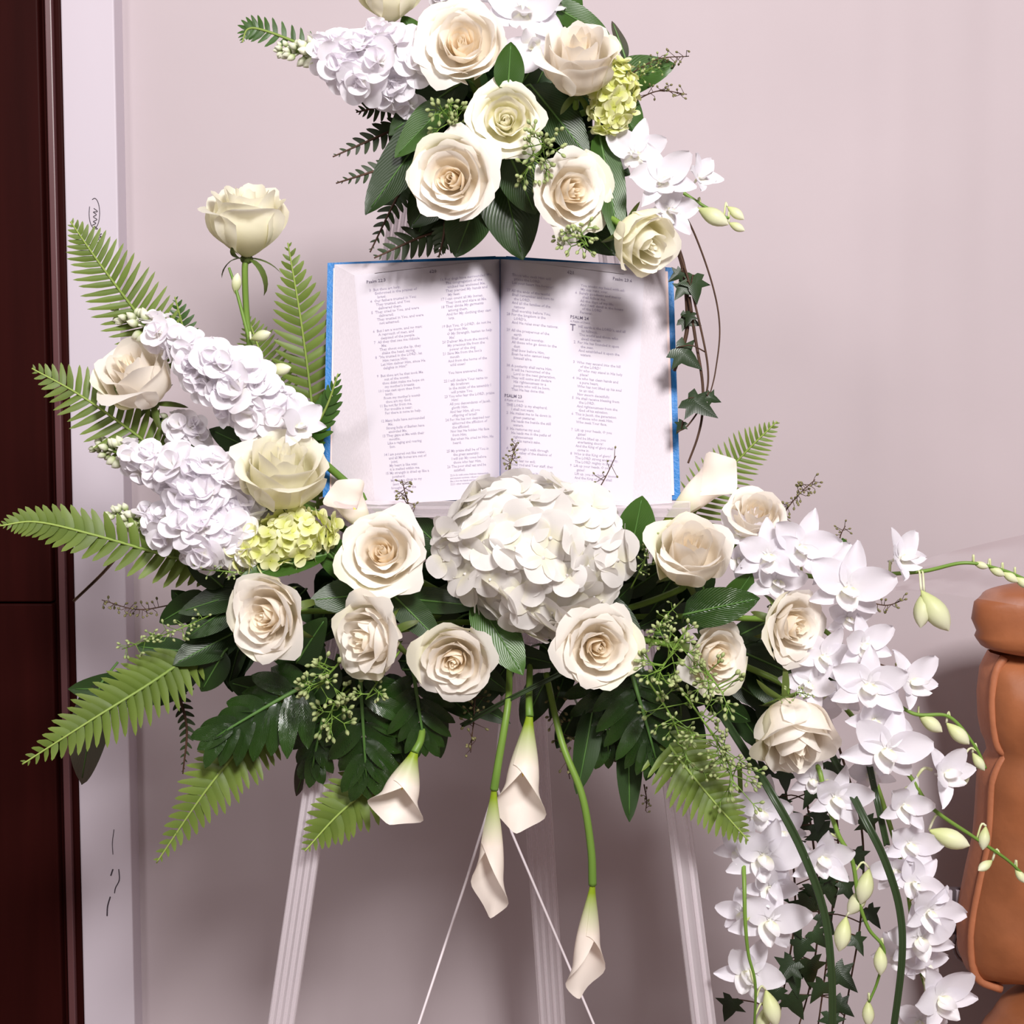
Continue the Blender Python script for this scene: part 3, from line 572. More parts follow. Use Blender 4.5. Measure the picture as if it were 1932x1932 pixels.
def green_hydrangea(label, px, py, Y, rx, rz, ang, n, fr, seed, foam):
    rng = random.Random(seed); c = at(px,py,Y); m = mpp(Y); rx, rz, fr = rx*m, rz*m, fr*m; ry = min(rx,rz)*.9
    R = Matrix.Rotation(ang,4,'Y'); M = Matrix.Translation(c) @ R
    t = thing('green_hydrangea', label, 'hydrangea', M)
    core = np.array([[(.8*rx*math.sin(a)*math.cos(b), .8*ry*math.cos(a), .8*rz*math.sin(a)*math.sin(b)) for b in np.linspace(0,2*PI,14)] for a in np.linspace(0,PI,8)])
    obj('core', mesh('core', *grid(core)), M_['hyd_core'], t)
    stemtube('stem', [c, c+Vector((0,ry*.9,0)), FOAMS[foam]+(c-FOAMS[foam])*.4], .003, t, M)
    for k in range(n):
        f = (k+.5)/n; yy = -1+1.5*f; r = math.sqrt(max(0,1-yy*yy)); a = k*2.39996; d = Vector((r*math.cos(a), yy, r*math.sin(a)))
        p = Vector((d.x*rx, d.y*ry, d.z*rz))*rng.uniform(.85,1.08); nr = d+Vector((rng.uniform(-.4,.4) for _ in range(3)))
        obj('floret', rng.choice(GFL), None, t, along(p, nr) @ Matrix.Rotation(rng.uniform(0,6),4,'Z') @ Matrix.Scale(fr*rng.uniform(.7,1.2),4))
green_hydrangea('yellow-green hydrangea cluster left below the book', 535,1022,-.09,104,48,-.33, 62, 22, 1, 'b')
green_hydrangea('yellow-green hydrangea cluster at right side of the top bouquet', 1158,184,-.07,38,68,.18, 56, 18, 2, 't')
# ------------------------------------------------------------------ white stock spikes
rg = random.Random(9)
SFL = [mesh('floret', *floret_mesh(rg, 5, 2 if i < 4 else 3, rg.uniform(-.1,.25))) for i in range(6)]
for m_ in SFL: m_.materials.append(M_['stock'])
def stock(label, pts, nb, nf, wid, fr, seed, foam='b', tip_frac=.3):
    """pts: the spike's axis from its tip to where it goes under; buds near the tip, open florets below"""
    rng = random.Random(seed); A = spline([at(*p) for p in pts], 40); base = Vector(A[-1]); M = Matrix.Translation(base)
    t = thing('white_stock', label, 'stock flower', M, 'white stock spikes')
    m = mpp(pts[1][2])
    full = list(A)+[tuple(FOAMS[foam]+(base-FOAMS[foam])*.5)]
    obj('stem', mesh('stem', *tube(loc(full, M), .0016, .0035)), M_['stem'], t)
    def ax(f): i = min(38, int(f*39)); return Vector(A[i]), (Vector(A[i])-Vector(A[i+1])).normalized()
    for k in range(nb):
        f = tip_frac*(k/nb); p, d = ax(f); s = Vector((rng.uniform(-1,1), rng.uniform(-1,.4), rng.uniform(-1,1))); s = (s-d*s.dot(d)).normalized()
        dr = (d*.8+s*.9).normalized(); r = (6+10*f/tip_frac)*m
        b = obj('bud', mesh('bud', *join([tube(loc([p, p+dr*r*1.2], M), .0008, .0012, 5), blob(loc([p+dr*r*1.1], M)[0], dr, (13+14*f/tip_frac)*m, (4.5+5*f/tip_frac)*m)])), M_['stockbud'], t)
    for k in range(nf):
        f = tip_frac*.8+(1-tip_frac*.8)*((k+.5)/nf)**.9; p, d = ax(min(.99,f)); a = k*2.39996
        e1 = d.cross(Vector((0,-1,0))).normalized(); e2 = d.cross(e1).normalized()
        s = e1*math.cos(a)+e2*math.sin(a)
        if s.y > .35: s.y *= -.6
        s.normalize(); w = wid*m*min(1,.35+1.3*(f-tip_frac*.8)); q = p+s*w*rng.uniform(.55,1.0)
        nr = (s+Vector((0,-.55,.15))+d*.3+Vector((rng.uniform(-.3,.3) for _ in range(3)))).normalized()
        sc = fr*m*rng.uniform(.85,1.15)*min(1,.6+1.2*(f-tip_frac*.8))
        obj('floret', rng.choice(SFL), None, t, Matrix.Translation(-base) @ along(q, nr) @ Matrix.Rotation(rng.uniform(0,6),4,'Z') @ Matrix.Scale(sc,4))
stock('white stock spike pointing left out of the top bouquet', [(535,95,-.03),(620,105,-.05),(700,120,-.06),(790,150,-.05)], 26, 26, 62, 46, 1, 't', .32)
stock('upper white stock spike left of the book, sloping down right', [(222,590,-.03),(300,630,-.05),(400,690,-.07),(470,745,-.07),(545,815,-.05)], 22, 28, 52, 46, 2, 'b', .25)
stock('middle white stock spike left of the yellowish rose', [(185,842,-.03),(260,865,-.05),(370,905,-.08),(470,945,-.07)], 26, 24, 50, 46, 3, 'b', .3)
stock('lowest white stock spike above the long left fern', [(215,968,-.04),(290,985,-.06),(380,1005,-.09),(480,1010,-.08)], 26, 22, 46, 44, 4, 'b', .32)
stock('small white stock blossom tucked below the left rose bud', [(325,792,-.01),(345,805,-.02),(365,835,-.02)], 3, 6, 26, 34, 6, 'b', .2)
stock('white stock top cut off by the upper edge', [(840,-45,-.03),(850,-20,-.04),(870,10,-.03)], 3, 9, 34, 32, 7, 't', .2)
# ------------------------------------------------------------------ orchids
def lobe(rng, L, W, cup, curl, tipw=.5, nu=7, nv=8):
    u = np.linspace(-1,1,nu); v = np.linspace(0,1,nv); U, Vv = np.meshgrid(u, v)
    w = W*(np.sin(np.clip(Vv**.8*.93+.05,0,1)*PI)**tipw); vt = Vv
    x = U*w; y = L*vt; z = cup*W*U**2+curl*L*vt**2+.02*L*np.sin(U*3+vt*5+rng.uniform(0,6))
    return np.stack([x,y,z],-1)
rg = random.Random(3)
OSEP = [mesh('sepal', *grid(lobe(rg, 1, .27, .25, rg.uniform(-.3,.15), .75))) for _ in range(5)]
OPET = [mesh('petal', *grid(lobe(rg, 1.02, .38, .2, rg.uniform(-.25,.2), .6))) for _ in range(5)]
lipg = join([grid(lobe(rg, .62, .26, -.4, .55, .6)), grid(lobe(rg, .34, .2, .6, 1.3, .6))])
OLIP = mesh('lip', *lipg); OCOL = mesh('bloom', *join([blob((0,0,-.10), (0,-.35,1), .42, .09), tube([(0,0,-.1),(0,-.04,-.28),(0,-.02,-.42)], .05, .03)]))
for m_ in OSEP+OPET: m_.materials.append(M_['orchid'])
OLIP.materials.append(M_['orchid_lip']); OCOL.materials.append(M_['orchid_lip'])
def bloom(t, M0, px, py, Y, d, fx, fz, roll, rng, openf=None):
    p = at(px,py,Y); s = d*mpp(Y)*.56; op = rng.uniform(.1,.45) if openf is None else openf
    ax = face(fx,fz); upv = Vector((math.sin(roll),0,math.cos(roll)))
    F_ = frame(p, upv, ax)
    b = obj('bloom', OCOL, None, t, M0.inverted() @ F_ @ Matrix.Scale(s,4))
    for a, kind in ((0,'s'),(2.15,'s'),(-2.15,'s'),(1.15,'p'),(-1.15,'p')):
        me = rng.choice(OSEP if kind == 's' else OPET)
        obj(me.name.split('.')[0], me, None, b, Matrix.Translation((0,0,.02 if kind == 'p' else 0)) @ Matrix.Rotation(a+rng.uniform(-.1,.1),4,'Z') @ Matrix.Rotation(op+rng.uniform(-.15,.15),4,'X') @ Matrix.Scale(rng.uniform(.9,1.08),4))
    obj('lip', OLIP, None, b, Matrix.Translation((0,0,.06)) @ Matrix.Rotation(PI,4,'Z') @ Matrix.Rotation(.35,4,'X'))
    return p-ax*s*.40
def orchid(label, stem, blooms, buds, seed):
    rng = random.Random(seed); A = spline([at(*p) for p in stem], 12*len(stem)); o0 = Vector(A[0]); M0 = Matrix.Translation(o0)
    t = thing('orchid_spray', label, 'orchid', M0, 'white orchid sprays')
    obj('stem', mesh('stem', *tube(loc(A, M0), .0024, .0011)), M_['stem'], t)
    def near(p):
        d = np.linalg.norm(A-np.array(tuple(p)), axis=1); return Vector(A[int(d.argmin())])
    for bl in blooms:
        bk_ = bloom(t, M0, *bl[:7], rng, bl[7] if len(bl) > 7 else None); q = near(bk_)
        mid = (bk_+q)/2+Vector((0,0,.006)); obj('pedicel', mesh('pedicel', *tube(loc(spline([q,mid,bk_],8), M0), .0011, .0015, 5)), M_['bud'], t)
    for (x, y, Y, dx, dy, L) in buds:
        p = at(x,y,Y); e = at(x+dx,y+dy,Y-.003); ax = (e-p).normalized(); l = L*mpp(Y); p0 = p-ax*l*.5; q = near(p0)
        mid = (p0+q)/2+Vector((0,0,.007))
        obj('pedicel', mesh('pedicel', *tube(loc(spline([q,mid,p0],8), M0), .0008, .0011, 5)), M_['bud'], t)
        obj('bud', mesh('bud', *blob(loc([p0],M0)[0], ax, l, l*.24, 9, 9, 1.15)), M_['bud'], t)
orchid('white orchid spray hanging at the right of the top bouquet', [(1150,260,-.02),(1210,300,-.05),(1270,350,-.06),(1330,390,-.06),(1375,412,-.06)],
  [(1200,290,-.07,120,-.2,.3,.2),(1245,340,-.09,120,.3,.1,-.4),(1262,395,-.08,105,.4,-.4,.3),(1318,336,-.06,90,.9,.3,-.6,.5)], [(1345,408,-.06,40,22,66),(1388,402,-.06,26,20,40),(1390,428,-.06,24,12,34)], 1)
orchid('broad white orchid bloom cut off at top of the top bouquet', [(1010,140,-.0),(1000,90,-.03),(985,30,-.04),(970,-30,-.04)],
  [(990,20,-.05,170,.0,.1,.2),(1010,92,-.055,120,.1,-.2,2.6),(925,-20,-.04,130,-.2,.3,.3),(1045,5,-.03,90,.4,.3,-.4)], [], 2)
orchid('orchid spray reaching far right towards the tan chair', [(1380,1040,-.03),(1470,1075,-.05),(1560,1090,-.07),(1640,1085,-.08),(1740,1078,-.09),(1820,1062,-.10),(1890,1075,-.10),(1940,1095,-.10)],
  [(1402,1004,-.08,100,-.3,.5,.5),(1449,1046,-.10,120,-.1,.1,.0),(1511,1030,-.10,135,.1,.2,.4),(1466,1095,-.09,110,.0,-.3,.2),(1600,1108,-.12,150,.0,.1,.15,.08),(1560,1060,-.08,100,.3,.3,-.3),(1696,1052,-.09,118,.5,.7,-.5,.4),(1395,1055,-.09,90,.1,-.2,1.0)],
  [(1764,1152,-.10,30,44,92),(1850,1066,-.10,30,10,30),(1880,1078,-.10,30,16,34),(1905,1088,-.10,30,20,36),(1928,1098,-.10,28,22,36),(1740,1150,-.098,-4,40,70)], 3)
orchid('cluster of orchid blooms right of the low closed rose', [(1500,1150,-.03),(1580,1210,-.06),(1650,1290,-.09),(1720,1345,-.10),(1790,1352,-.10),(1838,1406,-.10),(1860,1450,-.10)],
  [(1600,1165,-.10,80,.1,-.4,.1),(1554,1236,-.10,110,.0,-.3,.4),(1628,1215,-.11,110,.2,.1,-.2),(1530,1292,-.10,105,-.4,.3,.7),(1588,1310,-.09,90,.2,.3,.1),(1640,1290,-.13,140,-.1,.2,.1),(1715,1285,-.11,120,.6,.3,-.5,.4),(1650,1356,-.12,120,.0,-.3,.6),(1545,1345,-.06,80,.3,.2,.3)],
  [(1755,1364,-.10,40,30,56),(1807,1384,-.10,30,28,58),(1846,1437,-.10,16,24,40),(1818,1458,-.10,6,30,46)], 4)
orchid('orchid spray with star-shaped bloom and long trail of pale buds', [(1590,1330,-.05),(1650,1400,-.09),(1713,1460,-.11),(1756,1522,-.11),(1834,1577,-.11),(1900,1622,-.11),(1940,1660,-.11)],
  [(1672,1412,-.14,146,.05,.05,.3,.05),(1780,1458,-.12,116,.7,.0,-.7,.4),(1705,1516,-.11,110,.2,-.3,.3),(1640,1455,-.08,90,.1,-.4,-.3)],
  [(1791,1581,-.11,36,14,80),(1857,1581,-.11,-4,30,46),(1859,1633,-.11,-14,10,38),(1925,1652,-.11,14,20,34)], 5)
orchid('long orchid spray hanging at the lower right beside the chair', [(1640,1440,-.03),(1680,1560,-.07),(1712,1680,-.09),(1728,1800,-.09),(1770,1940,-.08)],
  [(1717,1590,-.10,116,.1,.2,.3),(1690,1640,-.10,100,-.4,.1,-.3),(1728,1665,-.11,110,.2,.3,.8),(1752,1716,-.12,120,.4,.2,.4,.3),(1735,1768,-.12,125,-.1,-.2,-.2),(1700,1800,-.10,100,-.3,.0,.5),(1745,1815,-.10,90,.3,-.3,.3),(1770,1880,-.12,140,.35,-.1,-.5,.35),(1735,1925,-.10,90,-.2,-.3,.3)], [(1752,1905,-.12,6,26,40)], 6)
orchid('orchid spray hanging left beside the right easel leg', [(1395,1440,-.03),(1400,1560,-.06),(1404,1659,-.10),(1406,1737,-.11),(1412,1800,-.11),(1425,1857,-.11),(1423,1945,-.10)],
  [(1436,1528,-.07,120,-.1,-.2,.2),(1470,1570,-.07,100,.3,.1,-.4),(1440,1612,-.09,150,.1,.1,.25,.1),(1400,1600,-.08,100,-.3,-.1,.4),(1452,1672,-.09,110,.2,-.3,.6),(1452,1735,-.10,140,.15,.0,.35,.1),(1412,1832,-.09,130,-.1,.1,.5,.3),(1400,1720,-.08,90,-.4,.1,-.2)], [(1455,1902,-.10,10,34,72),(1440,1925,-.09,-8,30,56)], 7)
orchid('slender orchid spray with drooping bells in front of the ivy', [(1515,1420,-.06),(1542,1445,-.10),(1557,1499,-.11),(1581,1573,-.12),(1608,1624,-.12),(1620,1698,-.12),(1639,1752,-.12),(1668,1792,-.12),(1656,1850,-.11),(1640,1890,-.11)],
  [(1535,1470,-.10,86,-.2,-.3,.2),(1574,1502,-.115,125,.1,-.5,.3,.35),(1550,1615,-.115,120,.0,-.9,.1,.6)], [(1632,1672,-.12,-10,40,70),(1618,1700,-.115,-24,34,64),(1590,1762,-.12,-8,38,68),(1661,1812,-.12,0,34,56),(1638,1912,-.11,0,34,50)], 8)
orchid('single white bloom at the left edge of the book', [(500,880,-.02),(540,850,-.04),(556,815,-.06)], [(562,803,-.08,110,.35,.7,-.4,.6)], [], 9)
orchid('thin stem with pale green pea-like buds beside the lone rose', [(510,830,.0),(490,720,-.02),(470,640,-.03),(445,545,-.03),(432,505,-.03)], [], [(492,634,-.04,18,-6,44),(526,698,-.04,20,-4,52),(446,535,-.03,4,-30,40)], 10)
# ------------------------------------------------------------------ callas
def calla(label, stem, tipx, tipy, tipY, W, seed, open_to=-1, group='cream calla lilies'):
    """stem: from foam to the throat; the spathe runs on from there to its tip"""
    rng = random.Random(seed); A = spline([at(*p) for p in stem], 10*len(stem)); p0 = Vector(A[-1]); tip = at(tipx,tipy,tipY); L = (tip-p0).length; m = mpp(tipY); Wm = W*m/2
    M = frame(p0, tip-p0, Vector((open_to*.7,-1,0))); t = thing('calla_lily', label, 'calla lily', M, group)
    obj('stem', mesh('stem', *tube(loc(A, M), .0027, .0036, 8)), M_['stem'], t)
    nu, nv = 29, 20; P = np.zeros((nv,nu,3))
    for i in range(nu):
        ph = (i/(nu-1)*2-1)*PI*1.22                 # wraps past itself
        hm = .40+.60*max(0, math.cos(ph/2.44))**1.7
        for j in range(nv):
            v = j/(nv-1); h = v*hm; r = .16+.58*math.sin(min(1,h/.62)*PI/2)**1.3; rim = max(0,(v-.72)/.28)
            r += .46*rim**2*math.exp(-((abs(ph)-1.7)/1.0)**2)-.9*max(0,h-.7)*math.exp(-(ph/.9)**2)
            r *= 1-.055*ph/PI*min(1,v*3)
            x = math.sin(ph)*r*Wm; z = -math.cos(ph)*r*Wm*.75
            P[j,i] = (x, L*(h+.012*math.sin(ph*3+1)*rim), z+.2*Wm*rim*math.exp(-(ph/.8)**2))
    V, F, U = grid(P); U = np.stack([U[:,0], V[:,1]/L],1)
    obj('spathe', mesh('spathe', V, F, U), M_['calla'], t)
    obj('spadix', mesh('spadix', *blob((0,L*.16,0), (0,1,0), L*.36, .09*Wm+.0015)), M_['spadix'], t)
calla('short calla lily hanging left under the glossy leaves', [(800,1330,-.05),(795,1390,-.09),(782,1420,-.10)], 735,1556,-.11, 96, 1, 0)
calla('long-stemmed calla hanging at centre, pale tip lowest', [(962,1250,-.06),(958,1330,-.10),(940,1440,-.11),(932,1490,-.11)], 922,1732,-.11, 72, 2, -1)
calla('calla lily with green throat just right of the long centre stem', [(1000,1250,-.05),(998,1320,-.09),(999,1352,-.10)], 974,1572,-.11, 88, 3, -.2)
calla('lowest calla lily on a long curving stem near the right cord', [(1030,1270,-.05),(1060,1400,-.08),(1098,1500,-.09),(1115,1600,-.09),(1118,1670,-.09)], 1098,1885,-.09, 74, 4, 1)
calla('cream calla lily pointing up beside the right book corner', [(1230,1100,-.03),(1240,1040,-.05),(1252,990,-.06)], 1388,868,-.05, 78, 5, .2)
calla('cream calla lily at lower left corner of the book', [(760,1090,-.03),(725,1050,-.06),(700,1010,-.07)], 636,908,-.07, 74, 6, .5)
# ------------------------------------------------------------------ ferns
def pinna_mesh(toothed=True, nu=5, nv=9):
    v = np.linspace(0,1,nv); u = np.linspace(-1,1,nu); U, Vv = np.meshgrid(u, v)
    w = .115*(np.clip(1-Vv,0,1)**.45)*(1-.25*np.exp(-Vv*14))*(1+.10*np.sin(Vv*40)*toothed)+.003
    x = U*w+.10*Vv**2; z = -.06*np.abs(U)*w*6*.5-.10*Vv**2
    return mesh('pinna', *grid(np.stack([x, Vv, z],-1)))
PIN = pinna_mesh(); PIN.materials.append(M_['fern']); PINM = pinna_mesh(); PINM.materials.append(M_['leaf'])
PIND = pinna_mesh(False); PIND.materials.append(M_['fernd'])
def fern(label, pts, wid, n, seed, nrm=(0,-1,0), mat=None, tipc=.25, wfrac=1.0, fat=1.0, group='sword fern fronds', slant=.25):
    """pts run from the base to the tip"""
    rng = random.Random(seed); mat = mat or PIN; A = spline([at(*p) for p in pts], 60); base = Vector(A[0]); M = Matrix.Translation(base)
    t = thing('fern_frond', label, 'fern', M, group)
    obj('rachis', mesh('rachis', *tube(loc(A, M), .0017, .0007, 5)), M_['fernrib'] if mat is not PIND else M_['darkstem'], t)
    nr = Vector(nrm).normalized(); m = mpp(pts[-1][2]); Lt = np.linalg.norm(np.diff(A,axis=0),axis=1).sum()
    for k in range(n):
        f = (k+.4)/n; i = min(58, int(f*59)); p = Vector(A[i])*(1-(f*59-i))+Vector(A[i+1])*(f*59-i); d = (Vector(A[i+1])-Vector(A[i])).normalized()
        prof = min(1, .55+f*2.2)*(1-max(0,(f-.35)/.65)**1.7)*1.0+.08
        L = wid*m/2*prof*rng.uniform(.92,1.06); side = d.cross(nr).normalized()
        for sg in (1,-1):
            dr = (side*sg+d*(slant+.35*f)+nr*rng.uniform(-.12,.1)-nr*.12*0).normalized()
            F_ = frame(p+d*(sg*.2*Lt/n), dr, nr+side*sg*rng.uniform(.0,.35)+d*rng.uniform(-.2,.2)); fw = Lt/n*4.3*fat*(.75+.25*prof)/max(L,1e-4)*.95
            S = Matrix.Diagonal((L*min(2.2,max(.5,fw))*sg if False else L*min(2.2,max(.5,fw)), L, L, 1))
            if dr.cross(nr+Vector((0,0,0))).dot(d) < 0: S = S @ Matrix.Diagonal((-1,1,1,1))
            obj('pinna', mat, None, t, Matrix.Translation(-base) @ F_ @ S)
fern('light green fern frond rising at far left over the pale board', [(330,690,-.0),(265,600,-.03),(190,500,-.05),(133,418,-.06)], 150, 24, 1, (.1,-1,.1))
fern('fern frond crossing the dark cabinet edge beside the left rose bud', [(330,880,.0),(250,815,-.03),(150,745,-.05),(60,695,-.06)], 140, 20, 2, (0,-1,.3))
fern('long fern frond reaching the left edge of the picture', [(430,1075,-.0),(320,1050,-.05),(180,1010,-.08),(70,985,-.09),(0,992,-.10)], 116, 26, 3, (0,-1,.25), tipc=.2, fat=1.35)
fern('tall upright fern frond against the left side of the book', [(600,960,.03),(592,800,.02),(570,620,.0),(543,458,-.01)], 150, 28, 4, (.1,-1,.0))
fern('small fern tip above the upper stock spike', [(355,680,.02),(345,620,.01),(330,560,.0)], 62, 10, 5, (.1,-1,.1), PINM)
fern('narrow fern frond behind the lone rose stem', [(540,800,.04),(500,690,.03),(468,600,.02)], 110, 18, 6, (0,-1,.1), fat=.9)
fern('fern frond pointing down left over the dark cabinet', [(390,1215,-.03),(290,1285,-.07),(170,1360,-.10),(42,1442,-.12)], 150, 24, 7, (-.15,-1,.2), fat=1.25)
fern('fern frond hanging down left below the glossy leaves', [(560,1290,-.03),(480,1380,-.06),(390,1490,-.08),(295,1628,-.08)], 150, 26, 8, (-.1,-1,.2), fat=1.25)
fern('short fern frond in front of the left easel leg', [(760,1420,-.02),(690,1490,-.06),(630,1545,-.07),(575,1606,-.08)], 130, 16, 9, (-.1,-1,.15), fat=1.3)
fern('fern frond rising behind the calla right of the book', [(1270,1030,.02),(1330,940,.0),(1400,860,-.01),(1466,795,-.02)], 118, 26, 10, (.1,-1,.1), fat=.75)
fern('bright fern frond hanging in front of the right easel leg', [(1230,1360,-.05),(1280,1430,-.09),(1345,1510,-.11),(1412,1586,-.12)], 150, 22, 11, (.1,-1,.2), fat=1.3)
fern('dark fern tips overlapping the left edge of the book', [(540,880,.0),(580,830,-.04),(615,770,-.06),(638,705,-.07)], 92, 12, 12, (.0,-1,.1), PINM, slant=.9)
fern('curled fern tip left of the top white stock', [(640,120,-.01),(570,85,-.01),(500,58,-.01),(468,55,-.01),(457,80,-.01)], 62, 18, 13, (.0,-1,.1), PINM)
g_ = 'dark leather fern tips around the top bouquet'
for k, (lab, pts, w, n) in enumerate([
  ('dark leather fern tip, upper one left of the top bouquet', [(790,225,.0),(720,255,-.02),(628,296,-.03)], 62, 11),
  ('dark leather fern tip, second one left of the top bouquet', [(780,300,.0),(710,322,-.02),(634,346,-.02)], 46, 10),
  ('dark leather fern tip hanging above the left book corner', [(775,330,.0),(745,380,-.02),(698,476,-.02)], 56, 13),
  ('dark leather fern lying along the top edge of the book', [(880,420,-.02),(800,445,-.04),(706,487,-.05)], 90, 12),
  ('dark leather fern sprig hanging under the wide lower left rose', [(840,400,-.03),(838,440,-.05),(828,486,-.05)], 50, 9),
  ('dark fern sprig under the top white stock', [(760,180,-.01),(720,200,-.02),(672,212,-.02)], 60, 9),
  ('dark narrow fern sprig hanging left under the green leaves', [(330,1290,.02),(352,1370,.02),(345,1460,.02)], 40, 12)]):
    fern(lab, pts, w, n, 30+k, (0,-1,.1), PIND, group=g_, fat=1.1)
# ------------------------------------------------------------------ broad leaves
def leaf_pts(rng, L, W, fold, curl, wav, tip=1.0, nu=9, nv=14):
    u = np.linspace(-1,1,nu); v = np.linspace(0,1,nv); U, Vv = np.meshgrid(u, v)
    w = W*(np.clip(Vv,0,1)**.52)*(np.clip(1-Vv,0,1)**(.80*tip))*1.86+.0004
    z = fold*np.abs(U)*w-curl*L*Vv**2+wav*W*np.sin(Vv*7+rng.uniform(0,6))*np.abs(U)**1.5
    return np.stack([U*w, L*Vv, z],-1)
def leaf(label, b, e, wid, mat='leaf', seed=0, nrm=(0,-1,.25), fold=.18, curl=.06, wav=.06, tip=1.0, group=None, name='broad_leaf', foam=None):
    rng = random.Random(seed); p, q = at(*b), at(*e); L = (q-p).length*1.03; W = wid*mpp(b[2])/2; M = frame(p, q-p, Vector(nrm))
    P = leaf_pts(rng, L, W, fold, curl, wav, tip)
    o = obj(name, mesh(name, *grid(P)), M_[mat], None, M); tag(o, label, 'leaf', group)
    c = P[:, P.shape[1]//2]; obj('midrib', mesh('midrib', *tube(np.vstack([[[0,-.12*L,-.02]], c[:-1]+np.array([0,0,.0002])]), .0012, .0005, 5)), M_['midrib'], o)
    return o
